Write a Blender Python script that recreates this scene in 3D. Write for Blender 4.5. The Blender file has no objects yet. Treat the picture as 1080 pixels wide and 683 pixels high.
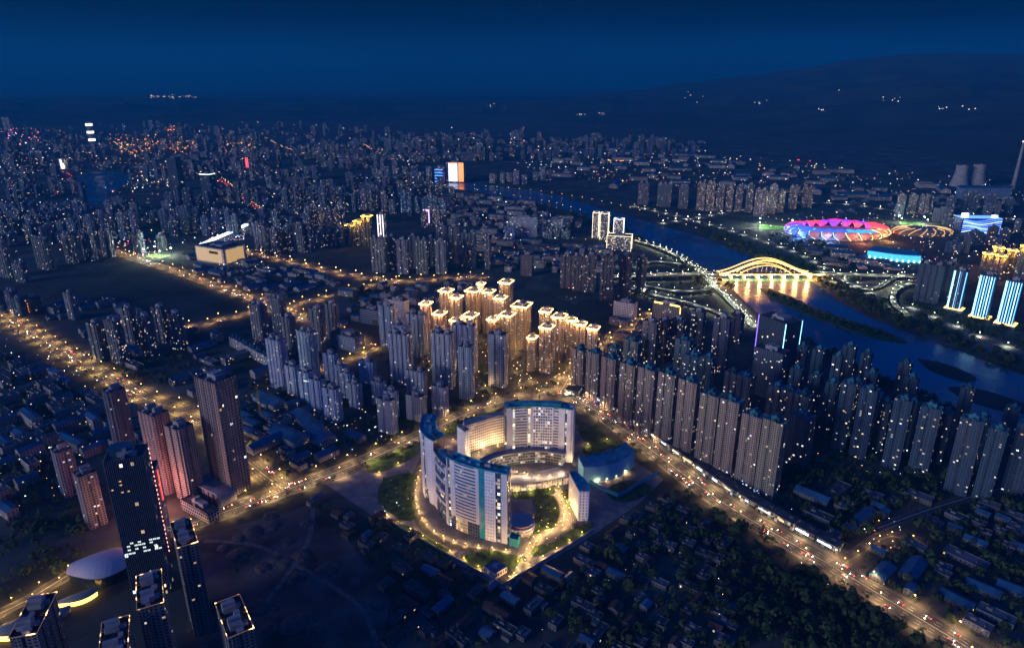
import bpy, bmesh, math, random
from mathutils import Vector, Matrix
R = math.radians
random.seed(7)
S = bpy.context.scene
col = S.collection

# ------------------------------------------------------------------ camera
CAM_H, FOC = 470.0, 720.0
PITCH = math.atan(255.5 / FOC)
SP, CP = math.sin(PITCH), math.cos(PITCH)
cd = bpy.data.cameras.new('camera'); cam = bpy.data.objects.new('camera', cd); col.objects.link(cam)
cam.location = (0, 0, CAM_H); cam.rotation_euler = (math.pi / 2 - PITCH, 0, 0)
cd.sensor_width = 36; cd.lens = 24; cd.clip_start = 1; cd.clip_end = 120000
S.camera = cam
# ------------------------------------------------------------------ dusk sky, afterglow and exposure
SUN_EL, SUN_AZ = R(6), R(236)
W = bpy.data.worlds.new('World'); S.world = W; W.use_nodes = True
wn = W.node_tree.nodes; wl = W.node_tree.links
bg = wn['Background']
sky = wn.new('ShaderNodeTexSky'); sky.sky_type = 'NISHITA'; sky.sun_disc = False
sky.sun_elevation = SUN_EL; sky.sun_rotation = SUN_AZ; sky.altitude = 1500
sky.air_density = 1.0; sky.dust_density = 1.0; sky.ozone_density = 10.0
tint = wn.new('ShaderNodeMix'); tint.data_type = 'RGBA'; tint.blend_type = 'MULTIPLY'
tint.inputs[0].default_value = 1.0; tint.inputs[7].default_value = (0.005, 0.74, 1.0, 1)
wl.new(sky.outputs[0], tint.inputs[6]); 
tc = wn.new('ShaderNodeTexCoord'); sz = wn.new('ShaderNodeSeparateXYZ'); wl.new(tc.outputs['Generated'], sz.inputs[0])
dk = wn.new('ShaderNodeValToRGB'); de = dk.color_ramp.elements; de[0].position = 0.0; de[0].color = (1, 1, 1, 1); de[1].position = 1.0; de[1].color = (1.7, 1.7, 1.7, 1)
for q, v in ((0.03, 0.45), (0.07, 0.08), (0.10, 0.02), (0.16, 0.7), (0.24, 1.2), (0.5, 1.7)): x = de.new(q); x.color = (v, v, v, 1)      # darker bank of night sky above the dusk band
wl.new(sz.outputs[2], dk.inputs[0]); dm = wn.new('ShaderNodeMix'); dm.data_type = 'RGBA'; dm.blend_type = 'MULTIPLY'; dm.inputs[0].default_value = 1.0
wl.new(tint.outputs[2], dm.inputs[6]); mp = wn.new('ShaderNodeMapping'); mp.inputs['Scale'].default_value = (2.2, 2.2, 14); wl.new(tc.outputs['Generated'], mp.inputs[0]); cn = wn.new('ShaderNodeTexNoise'); cn.inputs['Scale'].default_value = 1.3; cn.inputs['Detail'].default_value = 6; wl.new(mp.outputs[0], cn.inputs['Vector'])
cm = wn.new('ShaderNodeMapRange'); cm.inputs[1].default_value = .3; cm.inputs[2].default_value = .7; cm.inputs[3].default_value = .72; cm.inputs[4].default_value = 1.22; wl.new(cn.outputs['Fac'], cm.inputs[0])     # thin uneven night cloud
cx = wn.new('ShaderNodeMix'); cx.data_type = 'RGBA'; cx.blend_type = 'MULTIPLY'; cx.inputs[0].default_value = 1.0; wl.new(dk.outputs[0], cx.inputs[6]); wl.new(cm.outputs[0], cx.inputs[7])
wl.new(cx.outputs[2], dm.inputs[7]); wl.new(dm.outputs[2], bg.inputs[0])
bg.inputs[1].default_value = 0.125
sd = bpy.data.lights.new('afterglow', 'SUN'); sun = bpy.data.objects.new('afterglow', sd); col.objects.link(sun)
sd.energy = 2.9; sd.angle = R(26); sd.color = (0.82, 0.83, 1.0)
sdir = Vector((math.sin(SUN_AZ) * math.cos(SUN_EL), math.cos(SUN_AZ) * math.cos(SUN_EL), math.sin(SUN_EL)))
sun.rotation_euler = sdir.to_track_quat('Z', 'Y').to_euler()
vs = S.view_settings
vs.view_transform = 'Standard'; vs.look = 'None'; vs.exposure = 0.3; vs.gamma = 1.0; vs.use_curve_mapping = False
cy = S.cycles
cy.max_bounces = 6; cy.diffuse_bounces = 2; cy.glossy_bounces = 2; cy.transmission_bounces = 2; cy.volume_bounces = 0
cy.transparent_max_bounces = 4; cy.sample_clamp_indirect = 1.5; cy.caustics_reflective = False; cy.caustics_refractive = False
cy.use_light_tree = True; cy.use_denoising = True

# ------------------------------------------------------------------ geometry helpers
def at(px, py, z=0.0):
    """point of the plane z that the photograph shows at (px, py)"""
    a = (px - 540) / FOC; b = (341.5 - py) / FOC
    dz = -SP + b * CP; t = (z - CAM_H) / dz
    return Vector((a * t, (CP + b * SP) * t, z))
def height(p, ty):
    b = (341.5 - ty) / FOC; y = p[1]
    return (b * y * CP - y * SP) / (CP + b * SP) + CAM_H
def pxof(p):
    zz = p[2] - CAM_H if len(p) > 2 else -CAM_H
    dep = p[1] * CP - zz * SP
    return 540 + FOC * p[0] / dep, 341.5 - FOC * (p[1] * SP + zz * CP) / dep
def spline(pts, step=12.0, closed=False):
    pts = [Vector((p[0], p[1], p[2] if len(p) > 2 else 0)) for p in pts]
    n = len(pts); out = []
    for i in range(n if closed else n - 1):
        if closed: a, b, c, d = pts[i - 1], pts[i], pts[(i + 1) % n], pts[(i + 2) % n]
        else: a, b, c, d = pts[max(i - 1, 0)], pts[i], pts[i + 1], pts[min(i + 2, n - 1)]
        k = max(1, int((c - b).length / step))
        for j in range(k):
            t = j / k; t2 = t * t; t3 = t2 * t
            out.append(0.5 * ((2 * b) + (c - a) * t + (2 * a - 5 * b + 4 * c - d) * t2 + (3 * b - a - 3 * c + d) * t3))
    if not closed: out.append(pts[-1].copy())
    return out
def pathpx(px, z=0.0, step=12.0): return spline([at(p[0], p[1], z) for p in px], step)
def normals(path, closed=False):
    out = []; n = len(path)
    for i in range(n):
        a = path[i - 1] if (closed or i > 0) else path[i]; b = path[(i + 1) % n] if (closed or i < n - 1) else path[i]
        t = b - a; t.z = 0
        if t.length < 1e-6: t = Vector((1, 0, 0))
        t.normalize(); out.append(Vector((t.y, -t.x, 0)))       # to the right of travel
    return out
def offset(path, d, closed=False): return [p + n * d for p, n in zip(path, normals(path, closed))]
def walk(path, step, start=0.0):
    """points every step metres with their direction"""
    out = []; need = start
    for a, b in zip(path, path[1:]):
        L = (b - a).length
        if L < 1e-6: continue
        while need <= L:
            out.append((a + (b - a) * (need / L), (b - a).normalized())); need += step
        need -= L
    return out
def plen(path): return sum((b - a).length for a, b in zip(path, path[1:]))
def sub(path, s0, s1):
    out = []; s = 0
    for a, b in zip(path, path[1:]):
        L = (b - a).length
        if s + L >= s0 and s <= s1:
            t0 = max(0, (s0 - s) / L); t1 = min(1, (s1 - s) / L)
            if not out: out.append(a.lerp(b, t0))
            if t1 > t0: out.append(a.lerp(b, t1))
        s += L
    return out
def inpoly(p, poly):
    x, y = p[0], p[1]; c = False; j = len(poly) - 1
    for i in range(len(poly)):
        xi, yi = poly[i][0], poly[i][1]; xj, yj = poly[j][0], poly[j][1]
        if (yi > y) != (yj > y) and x < (xj - xi) * (y - yi) / (yj - yi) + xi: c = not c
        j = i
    return c
def area(poly): return 0.5 * sum(poly[i - 1][0] * poly[i][1] - poly[i][0] * poly[i - 1][1] for i in range(len(poly)))
def ccw(poly): return poly if area(poly) > 0 else poly[::-1]
def rect(w, d, cx=0, cy=0, a=0):
    c, s = math.cos(a), math.sin(a)
    return [(cx + x * c - y * s, cy + x * s + y * c) for x, y in ((-w/2, -d/2), (w/2, -d/2), (w/2, d/2), (-w/2, d/2))]

class MB:
    def __init__(self): self.v = []; self.f = []; self.m = []; self.uv = []
    def face(self, pts, m=0, uv=None):
        i = len(self.v); self.v += [tuple(p) for p in pts]; self.f.append(tuple(range(i, i + len(pts)))); self.m.append(m)
        self.uv.append(uv or [(0.03, 0.03)] * len(pts))
    def prism(self, poly, z0, z1, m=0, mt=None, cell=None, floor=3.0, bottom=False, top=True, minlen=1.6):
        poly = ccw([(p[0], p[1]) for p in poly]); u = 0; n = len(poly); nf = max(1, round((z1 - z0) / floor))
        for i in range(n):
            a, b = poly[i], poly[(i + 1) % n]; L = math.hypot(b[0] - a[0], b[1] - a[1])
            uv = None
            if cell and L >= minlen:
                k = max(1, round(L / cell)); uv = [(u, 0), (u + k, 0), (u + k, nf), (u, nf)]; u += k + 3
            self.face([(a[0], a[1], z0), (b[0], b[1], z0), (b[0], b[1], z1), (a[0], a[1], z1)], m, uv)
        if top: self.face([(p[0], p[1], z1) for p in poly], m if mt is None else mt)
        if bottom: self.face([(p[0], p[1], z0) for p in poly[::-1]], m)
    def box(self, cx, cy, z0, z1, w, d, a=0, m=0, mt=None, **k): self.prism(rect(w, d, cx, cy, a), z0, z1, m, mt, **k)
    def band(self, path, o0, o1, z0, z1, m=0, mt=None, cell=None, floor=4.0, bottom=False):
        A = offset(path, o0); B = offset(path, o1)
        self.prism([(p.x, p.y) for p in A] + [(p.x, p.y) for p in B[::-1]], z0, z1, m, mt, cell, floor, bottom)
    def strip(self, path, o0, o1, z, m=0):
        A = offset(path, o0); B = offset(path, o1)
        for i in range(len(path) - 1):
            self.face([(A[i].x, A[i].y, z + A[i].z), (B[i].x, B[i].y, z + B[i].z), (B[i+1].x, B[i+1].y, z + B[i+1].z), (A[i+1].x, A[i+1].y, z + A[i+1].z)][::(1 if o1 > o0 else -1)], m)
    def tube(self, path, r, n=6, m=0, r1=None):
        P = [Vector(p) for p in path]; rings = []
        for i, p in enumerate(P):
            t = (P[min(i + 1, len(P) - 1)] - P[max(i - 1, 0)]).normalized()
            a = t.cross(Vector((0, 0, 1)));  a = a if a.length > 1e-3 else Vector((1, 0, 0)); a.normalize(); b = t.cross(a)
            rr = r if r1 is None else r + (r1 - r) * i / (len(P) - 1)
            rings.append([p + (a * math.cos(6.2832 * k / n) + b * math.sin(6.2832 * k / n)) * rr for k in range(n)])
        for A, B in zip(rings, rings[1:]):
            for k in range(n): self.face([A[k], A[(k+1) % n], B[(k+1) % n], B[k]], m)
        self.face(rings[0][::-1], m); self.face(rings[-1], m)
    def grid(self, rows, m=0, close=False):
        for A, B in zip(rows, rows[1:]):
            for k in range(len(A) - (0 if close else 1)):
                self.face([A[k], A[(k+1) % len(A)], B[(k+1) % len(A)], B[k]], m)
    def mesh(self, name, mats):
        me = bpy.data.meshes.new(name); me.from_pydata(self.v, [], self.f)
        for mt in (mats if isinstance(mats, (list, tuple)) else [mats]): me.materials.append(mt)
        me.polygons.foreach_set('material_index', self.m)
        l = me.uv_layers.new(name='cells'); flat = [c for f in self.uv for p in f for c in p]
        l.data.foreach_set('uv', flat); me.update()
        return me
    def build(self, name, mats, parent=None, smooth=False):
        me = self.mesh(name, mats)
        if smooth: me.polygons.foreach_set('use_smooth', [True] * len(me.polygons))
        return put(name, me, parent)

def put(name, me, parent=None, color=None):
    o = bpy.data.objects.new(name, me); col.objects.link(o)
    if parent is not None: o.parent = parent
    if color: o.color = color
    return o
def tag(o, label=None, cat=None, group=None, kind=None):
    if label: o['label'] = label
    if cat: o['category'] = cat
    if group: o['group'] = group
    if kind: o['kind'] = kind
    return o
def empty(name, loc=(0, 0, 0), rz=0, label=None, cat=None, group=None):
    o = bpy.data.objects.new(name, None); col.objects.link(o); o.location = loc; o.rotation_euler = (0, 0, rz); o.empty_display_size = 2
    return tag(o, label, cat, group)
def struct(o): o['kind'] = 'structure'; return o
def kids(o): return KID.get(o.name, [])
KID = {}
ORD = ['first', 'second', 'third', 'fourth', 'fifth', 'sixth', 'seventh', 'eighth', 'ninth', 'tenth', 'eleventh', 'twelfth', 'thirteenth', 'fourteenth']
def ordinal(i, n):
    if n == 1: return ''
    if i == 0: return 'leftmost'
    if i == n - 1: return 'rightmost'
    return ORD[i] + ' from left'

# ------------------------------------------------------------------ materials
def nt(m): m.use_nodes = True; return m.node_tree.nodes, m.node_tree.links, m.node_tree.nodes['Principled BSDF']
def plain(name, c, rough=0.8, vary=0.25, scale=0.05, metal=0.0, spec=0.3, c2=None, em=None, es=0.0, detail=4):
    m = bpy.data.materials.new(name); n, l, p = nt(m)
    p.inputs['Roughness'].default_value = rough; p.inputs['Metallic'].default_value = metal; p.inputs['Specular IOR Level'].default_value = spec
    g = n.new('ShaderNodeNewGeometry'); no = n.new('ShaderNodeTexNoise'); no.inputs['Scale'].default_value = scale; no.inputs['Detail'].default_value = detail
    l.new(g.outputs['Position'], no.inputs['Vector'])
    cr = n.new('ShaderNodeValToRGB'); e = cr.color_ramp.elements
    a = tuple(x * (1 - vary) for x in c); b = c2 or tuple(min(1, x * (1 + vary)) for x in c)
    e[0].position = 0.35; e[1].position = 0.65; e[0].color = (*a, 1); e[1].color = (*b, 1)
    l.new(no.outputs['Fac'], cr.inputs[0]); l.new(cr.outputs[0], p.inputs['Base Color'])
    if em: p.inputs['Emission Color'].default_value = (*em, 1); p.inputs['Emission Strength'].default_value = es
    return m
def glow(name, c, s, sample=False, base=0.3):
    m = bpy.data.materials.new(name); n, l, p = nt(m)
    p.inputs['Base Color'].default_value = (base, base, base, 1); p.inputs['Roughness'].default_value = 0.6
    p.inputs['Emission Color'].default_value = (*c, 1); p.inputs['Emission Strength'].default_value = s
    try: m.cycles.emission_sampling = 'AUTO' if sample else 'NONE'
    except Exception: pass
    return m
LITK = 0.65
def facade(name, win=(0.2, 0.8, 0.22, 0.8), warm=0.5, strength=2.2, glass=(0.02, 0.03, 0.045), wall=None, lit=None, slab=0.0, tintc=None, colcorr=0.0):
    """wall colour from the object colour, its alpha the share of lit windows; cells from the uv map"""
    m = bpy.data.materials.new(name); n, l, p = nt(m)
    def M(op, a, b=None):
        x = n.new('ShaderNodeMath'); x.operation = op
        for i, q in enumerate((a, b)):
            if q is None: continue
            if isinstance(q, (int, float)): x.inputs[i].default_value = q
            else: l.new(q, x.inputs[i])
        return x.outputs[0]
    uv = n.new('ShaderNodeUVMap'); uv.uv_map = 'cells'; sx = n.new('ShaderNodeSeparateXYZ'); l.new(uv.outputs[0], sx.inputs[0])
    u, v = sx.outputs[0], sx.outputs[1]; oi = n.new('ShaderNodeObjectInfo')
    fu, fv, cu, cv = M('FRACT', u), M('FRACT', v), M('FLOOR', u), M('FLOOR', v)
    mask = M('MULTIPLY', M('MULTIPLY', M('GREATER_THAN', fu, win[0]), M('LESS_THAN', fu, win[1])), M('MULTIPLY', M('GREATER_THAN', fv, win[2]), M('LESS_THAN', fv, win[3])))
    cb = n.new('ShaderNodeCombineXYZ'); l.new(cu, cb.inputs[0]); l.new(cv, cb.inputs[1]); l.new(M('MULTIPLY', oi.outputs['Random'], 97.0), cb.inputs[2])
    wnz = n.new('ShaderNodeTexWhiteNoise'); wnz.noise_dimensions = '3D'; l.new(cb.outputs[0], wnz.inputs['Vector'])
    sc = n.new('ShaderNodeSeparateColor'); l.new(wnz.outputs['Color'], sc.inputs[0])
    r1, r2, r3 = wnz.outputs['Value'], sc.outputs[1], sc.outputs[2]
    thr = M('MULTIPLY', oi.outputs['Alpha'], LITK) if lit is None else lit
    if colcorr:                                             # whole stacks of windows share their luck (stairwells, corridors)
        cb2 = n.new('ShaderNodeCombineXYZ'); l.new(cu, cb2.inputs[0]); l.new(M('MULTIPLY', oi.outputs['Random'], 31.0), cb2.inputs[1])
        w2 = n.new('ShaderNodeTexWhiteNoise'); w2.noise_dimensions = '2D'; l.new(cb2.outputs[0], w2.inputs['Vector'])
        thr = M('MULTIPLY', thr, M('MULTIPLY', M('POWER', w2.outputs['Value'], 2.0), 3.0))
    on = M('MULTIPLY', M('LESS_THAN', r1, thr), mask)
    cr = n.new('ShaderNodeValToRGB'); cr.color_ramp.interpolation = 'CONSTANT'; e = cr.color_ramp.elements
    e[0].position = 0; e[0].color = (1, 0.68, 0.36, 1); e[1].position = warm; e[1].color = (1, 0.85, 0.64, 1)
    x = e.new(warm + (1 - warm) * 0.6); x.color = (0.86, 0.95, 1, 1)
    l.new(r2, cr.inputs[0])
    st = M('MULTIPLY', on, M('ADD', M('MULTIPLY', M('POWER', r3, 3.0), strength), strength * 0.22))
    l.new(cr.outputs[0], p.inputs['Emission Color']); l.new(st, p.inputs['Emission Strength'])
    g = n.new('ShaderNodeNewGeometry'); no = n.new('ShaderNodeTexNoise'); no.inputs['Scale'].default_value = 0.06; no.inputs['Detail'].default_value = 5
    l.new(g.outputs['Position'], no.inputs['Vector'])
    mul = n.new('ShaderNodeMix'); mul.data_type = 'RGBA'; mul.blend_type = 'MULTIPLY'; mul.inputs[0].default_value = 1
    if wall: mul.inputs[6].default_value = (*wall, 1)
    else: l.new(oi.outputs['Color'], mul.inputs[6])
    grey = M('ADD', M('MULTIPLY', no.outputs['Fac'], 0.5), 1.05)
    if slab: grey = M('MULTIPLY', grey, M('SUBTRACT', 1.0, M('MULTIPLY', M('LESS_THAN', fv, 0.14), slab)))
    l.new(grey, mul.inputs[7])
    mx = n.new('ShaderNodeMix'); mx.data_type = 'RGBA'; l.new(mask, mx.inputs[0]); l.new(mul.outputs[2], mx.inputs[6])
    gl = n.new('ShaderNodeMix'); gl.data_type = 'RGBA'; l.new(r3, gl.inputs[0]); gl.inputs[6].default_value = (*glass, 1); gl.inputs[7].default_value = (*[c * 2 for c in glass], 1)
    l.new(gl.outputs[2], mx.inputs[7]); l.new(mx.outputs[2], p.inputs['Base Color'])
    l.new(M('SUBTRACT', 0.75, M('MULTIPLY', mask, 0.55)), p.inputs['Roughness'])
    p.inputs['Specular IOR Level'].default_value = 0.4
    m.cycles.emission_sampling = 'NONE'
    return m
M_RES = facade('apartment_facade', (0.2, 0.8, 0.24, 0.8), 0.35, 1.6, slab=0.25)
M_RES2 = facade('apartment_facade_narrow', (0.28, 0.72, 0.25, 0.8), 0.4, 1.6)
M_DROOF = plain('dark_bitumen_roof', (0.03, 0.032, 0.036), 0.9, 0.5, 0.3)
M_GRID = facade('grid_facade', (0.16, 0.84, 0.14, 0.86), 0.4, 1.6)
M_RIB = facade('ribbon_facade', (0.02, 0.98, 0.35, 0.85), 0.35, 1.5)
M_CURT = facade('curtain_wall', (0.09, 0.99, 0.05, 0.95), 0.45, 2.0, glass=(0.03, 0.045, 0.07))
M_FAR = facade('far_facade', (0.2, 0.8, 0.2, 0.8), 0.5, 2.4)
M_ROOF = plain('flat_roof', (0.07, 0.075, 0.08), 0.9, 0.35, 0.15)
M_TEAL = plain('teal_roof', (0.05, 0.31, 0.35), 0.55, 0.4, 0.12, detail=8)
M_TTEAL = plain('tower_roof_teal', (0.03, 0.15, 0.19), 0.6, 0.5, 0.08)
M_BLUE = plain('blue_tin_roof', (0.03, 0.11, 0.19), 0.5, 0.3, 0.06)
M_REDR = plain('brick_roof', (0.09, 0.045, 0.038), 0.9, 0.3, 0.1)
M_WHITE = plain('white_panel', (0.78, 0.79, 0.84), 0.6, 0.06, 0.08)
M_CONC = plain('concrete', (0.34, 0.33, 0.32), 0.85, 0.2, 0.1)
M_PAVE = plain('paving', (0.20, 0.19, 0.185), 0.85, 0.25, 0.08)
M_ASPH = plain('asphalt', (0.06, 0.06, 0.062), 0.8, 0.25, 0.12)
M_MARK = plain('road_paint', (0.7, 0.7, 0.66), 0.7, 0.1, 0.5)
M_LAWN = plain('lawn', (0.05, 0.095, 0.03), 0.95, 0.5, 0.12)
M_METAL = plain('dark_metal', (0.08, 0.08, 0.09), 0.5, 0.2, 0.5, metal=0.6)
M_GLASS = plain('dark_glass', (0.015, 0.025, 0.04), 0.12, 0.3, 0.2, spec=0.6)
G_WARM = glow('warm_lamp', (1, 0.60, 0.20), 24)
G_AMBER = glow('amber_lamp', (1, 0.48, 0.10), 22)
G_COOL = glow('white_lamp', (0.95, 1, 0.72), 20)
def dotted(name, c, s, scale, cut, base=.1):
    m = glow(name, c, s, True); n, l, p = nt(m); g = n.new('ShaderNodeNewGeometry'); no = n.new('ShaderNodeTexNoise'); no.inputs['Scale'].default_value = scale; no.inputs['Detail'].default_value = 1
    l.new(g.outputs['Position'], no.inputs['Vector']); r = n.new('ShaderNodeMapRange'); r.inputs[1].default_value = cut; r.inputs[2].default_value = cut + .22; r.inputs[3].default_value = s * base; r.inputs[4].default_value = s
    l.new(no.outputs['Fac'], r.inputs[0]); l.new(r.outputs[0], p.inputs['Emission Strength']); return m
G_CROWN = dotted('crown_lights', (1, 0.56, 0.20), 8.5, 0.35, 0.36)
G_CROWN2 = dotted('roof_string_lights', (1, 0.52, 0.2), 9, 0.16, 0.55, .01)
G_GOLD = glow('gold_lights', (1, 0.55, 0.08), 5, True)
G_HEAD = glow('headlight', (1, 0.93, 0.8), 22)
G_TAIL = glow('taillight', (1, 0.05, 0.03), 14)
# ------------------------------------------------------------------ ground, river, hills
def sheet(name, poly, z, m, kind='structure'):
    b = MB(); b.face([(p[0], p[1], z) for p in ccw([(q[0], q[1]) for q in poly])]); o = b.build(name, m); o['kind'] = kind; return o
def groundmat():
    m = bpy.data.materials.new('ground_soil'); n, l, p = nt(m)
    g = n.new('ShaderNodeNewGeometry'); a = n.new('ShaderNodeTexNoise'); a.inputs['Scale'].default_value = 0.008; a.inputs['Detail'].default_value = 8
    b = n.new('ShaderNodeTexVoronoi'); b.inputs['Scale'].default_value = 0.014; b.feature = 'F1'; b.distance = 'MANHATTAN'
    l.new(g.outputs['Position'], a.inputs['Vector']); l.new(g.outputs['Position'], b.inputs['Vector'])
    r1 = n.new('ShaderNodeValToRGB'); e = r1.color_ramp.elements; e[0].position = 0.35; e[0].color = (0.028, 0.034, 0.024, 1); e[1].position = 0.68; e[1].color = (0.10, 0.09, 0.075, 1)
    x = e.new(0.5); x.color = (0.05, 0.055, 0.045, 1)
    l.new(a.outputs['Fac'], r1.inputs[0])
    sc = n.new('ShaderNodeSeparateColor'); l.new(b.outputs['Color'], sc.inputs[0])
    ma = n.new('ShaderNodeMath'); ma.operation = 'MULTIPLY_ADD'; ma.inputs[1].default_value = 0.9; ma.inputs[2].default_value = 0.5; l.new(sc.outputs[0], ma.inputs[0])
    mx = n.new('ShaderNodeMix'); mx.data_type = 'RGBA'; mx.blend_type = 'MULTIPLY'; mx.inputs[0].default_value = 1
    l.new(r1.outputs[0], mx.inputs[6]); l.new(ma.outputs[0], mx.inputs[7]); l.new(mx.outputs[2], p.inputs['Base Color']); p.inputs['Roughness'].default_value = 0.95
    return m
sheet('ground', [(40000 * math.cos(i * math.pi / 24), 8000 + 40000 * math.sin(i * math.pi / 24)) for i in range(48)], 0, groundmat())

def watermat():
    m = bpy.data.materials.new('river_water'); n, l, p = nt(m)
    p.inputs['Base Color'].default_value = (0.022, 0.06, 0.08, 1); p.inputs['Roughness'].default_value = 0.17; p.inputs['Specular IOR Level'].default_value = 0.6
    g = n.new('ShaderNodeNewGeometry'); a = n.new('ShaderNodeTexNoise'); a.inputs['Scale'].default_value = 0.12; a.inputs['Detail'].default_value = 5
    l.new(g.outputs['Position'], a.inputs['Vector']); bu = n.new('ShaderNodeBump'); bu.inputs['Strength'].default_value = 0.35; bu.inputs['Distance'].default_value = 0.6
    l.new(a.outputs['Fac'], bu.inputs['Height']); l.new(bu.outputs[0], p.inputs['Normal'])
    c = n.new('ShaderNodeTexNoise'); c.inputs['Scale'].default_value = 0.006; c.inputs['Detail'].default_value = 4; l.new(g.outputs['Position'], c.inputs['Vector'])
    r = n.new('ShaderNodeMapRange'); r.inputs[1].default_value = 0.4; r.inputs[2].default_value = 0.65; r.inputs[3].default_value = 0.14; r.inputs[4].default_value = 0.42
    l.new(c.outputs['Fac'], r.inputs[0]); l.new(r.outputs[0], p.inputs['Roughness'])
    return m
M_WATER = watermat()
NEAR_BANK = [(1280, 575), (1180, 512), (1080, 462), (1010, 432), (950, 406), (900, 382), (860, 362), (826, 345), (796, 328), (774, 306), (752, 286), (711, 268), (668, 248), (620, 230), (560, 213), (500, 202), (440, 194)]
FAR_BANK = [(440, 189.5), (500, 194), (560, 201), (620, 216), (690, 236), (745, 252), (800, 274), (850, 293), (882, 315), (918, 335), (970, 355), (1020, 373), (1080, 396), (1180, 432), (1280, 470)]
near_w = spline([at(*p) for p in NEAR_BANK], 40); far_w = spline([at(*p) for p in FAR_BANK], 40)
RIVER = [(p.x, p.y) for p in near_w + far_w]
sheet('river', RIVER, 0.06, M_WATER)
LAKE = [(p.x, p.y) for p in spline([at(*p) for p in [(78, 186), (100, 181), (125, 181), (140, 188), (128, 197), (112, 206), (122, 214), (100, 216), (84, 205), (92, 196)]], 30, True)]
sheet('lake_water', LAKE, 0.07, M_WATER)
M_BANK = plain('bank_mud', (0.045, 0.042, 0.036), 0.95, 0.4, 0.02)
def mound(name, px, h, m):
    P = spline([at(*p) for p in px], 15, True); c = sum(P, Vector()) / len(P); b = MB()
    rows = []
    for f, z in ((1.0, 0.02), (0.97, h * 0.5), (0.85, h * 0.9), (0.5, h), (0.1, h)): rows.append([Vector((c.x + (p.x - c.x) * f, c.y + (p.y - c.y) * f, z)) for p in P])
    b.grid(rows if area(P) > 0 else [r[::-1] for r in rows], close=True); b.face(rows[-1]); o = b.build(name, m); o['kind'] = 'structure'; return [(p.x, p.y) for p in P]
ISLANDS = [mound('sandbar', [(801, 304), (812, 304), (848, 320), (896, 338), (935, 350), (958, 361), (940, 361), (905, 352), (866, 338), (836, 326), (814, 315)], 2.2, M_LAWN),
           mound('sandbar', [(968, 378), (988, 381), (1014, 390), (1030, 398), (1024, 404), (1000, 398), (980, 390)], 1.6, M_BANK),
           mound('sandbar', [(1000, 408), (1040, 412), (1090, 430), (1070, 436), (1020, 422)], 1.2, M_BANK)]

def hills():
    prof = [(-900, 108), (-300, 106), (0, 103), (120, 104), (180, 100), (240, 104), (330, 107), (430, 106), (520, 107), (600, 104), (660, 96), (720, 88), (780, 81), (830, 73), (890, 63), (940, 57), (1000, 55.5), (1080, 58), (1300, 62), (1900, 80)]
    foot = [(-900, 9500), (200, 9500), (560, 8800), (720, 7600), (900, 6000), (1080, 4900), (1900, 4200)]
    def lerp(T, x):
        for (a, b), (c, d) in zip(T, T[1:]):
            if x <= c:
                t = max(0, (x - a) / (c - a)); t = t * t * (3 - 2 * t); return b + (d - b) * t
        return T[-1][1]
    from mathutils import noise
    b = MB(); rows = []; RC = 15500.0
    for j in range(70):
        t = j / 69.0; row = []
        for i in range(150):
            px = -900 + 2800 * i / 149.0; d = at(px, 120); d = Vector((d.x, d.y, 0)).normalized()
            r0 = lerp(foot, px); r = r0 * 0.97 + (RC * 1.5 - r0 * 0.97) * t
            crest = at(px, lerp(prof, px), 0); a = (px - 540) / FOC; bb = (341.5 - lerp(prof, px)) / FOC
            dd = Vector((a, CP + bb * SP, -SP + bb * CP)); zc = CAM_H + dd.z / math.hypot(dd.x, dd.y) * RC
            s = (r - r0) / (RC - r0)
            prof_s = max(0.0, min(1.0, s)); prof_s = prof_s ** 1.25 if s < 1 else max(0.0, 1 - (s - 1) * 1.3)
            P = d * r
            nz = noise.fractal(Vector((P.x, P.y, 0)) / 2200.0, 1.0, 2.0, 5) * 0.5 + abs(noise.noise(Vector((P.x, P.y, 7)) / 900.0)) * 0.35
            z = zc * prof_s + nz * 330 * max(0, min(1, s * 4)) * max(0.0, 1 - abs(s - 0.5) * 1.7)
            if s < 0.02: z = -3
            row.append(Vector((P.x, P.y, z)))
        rows.append(row)
    b.grid([r[::-1] for r in rows])
    o = b.build('hills', plain('hill_scrub', (0.045, 0.05, 0.04), 0.95, 0.4, 0.0018, detail=8), smooth=True); o['kind'] = 'structure'
hills()

# ------------------------------------------------------------------ roads
ROADS = []
PAV_Z = 0.16
M_WALK = plain('pavement_slabs', (0.11, 0.105, 0.10), 0.85, 0.3, 0.1)
def road(px, w, name='road', z=0.10, pave=4.0, lanes=4, world=None, flat=True, median=0.0):
    P = world or pathpx(px, 0, 14); b = MB(); b.strip(P, -w / 2, w / 2, z); struct(b.build(name, M_ASPH))
    if pave:
        b = MB()
        for s in (-1, 1): b.band(P, s * w / 2, s * (w / 2 + pave), 0.0, z + PAV_Z)
        struct(b.build('pavement', M_WALK))
    b = MB()
    for k in range(1, lanes):
        off = -w / 2 + w * k / lanes
        if k == lanes // 2:
            for e in (-0.25, 0.25): b.strip(P, off + e - 0.12, off + e + 0.12, z + 0.03)
        else:
            for p, d in walk(P, 12.0, 3.0):
                q = p + Vector((d.y, -d.x, 0)) * off; n = Vector((d.y, -d.x, 0)) * 0.13; e = q + d * 5
                b.face([(q.x - n.x, q.y - n.y, z + q.z + 0.03), (q.x + n.x, q.y + n.y, z + q.z + 0.03), (e.x + n.x, e.y + n.y, z + q.z + 0.03), (e.x - n.x, e.y - n.y, z + q.z + 0.03)])
    if lanes > 1: struct(b.build('road_markings', M_MARK))
    ROADS.append((P, w / 2 + pave)); return P
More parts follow.
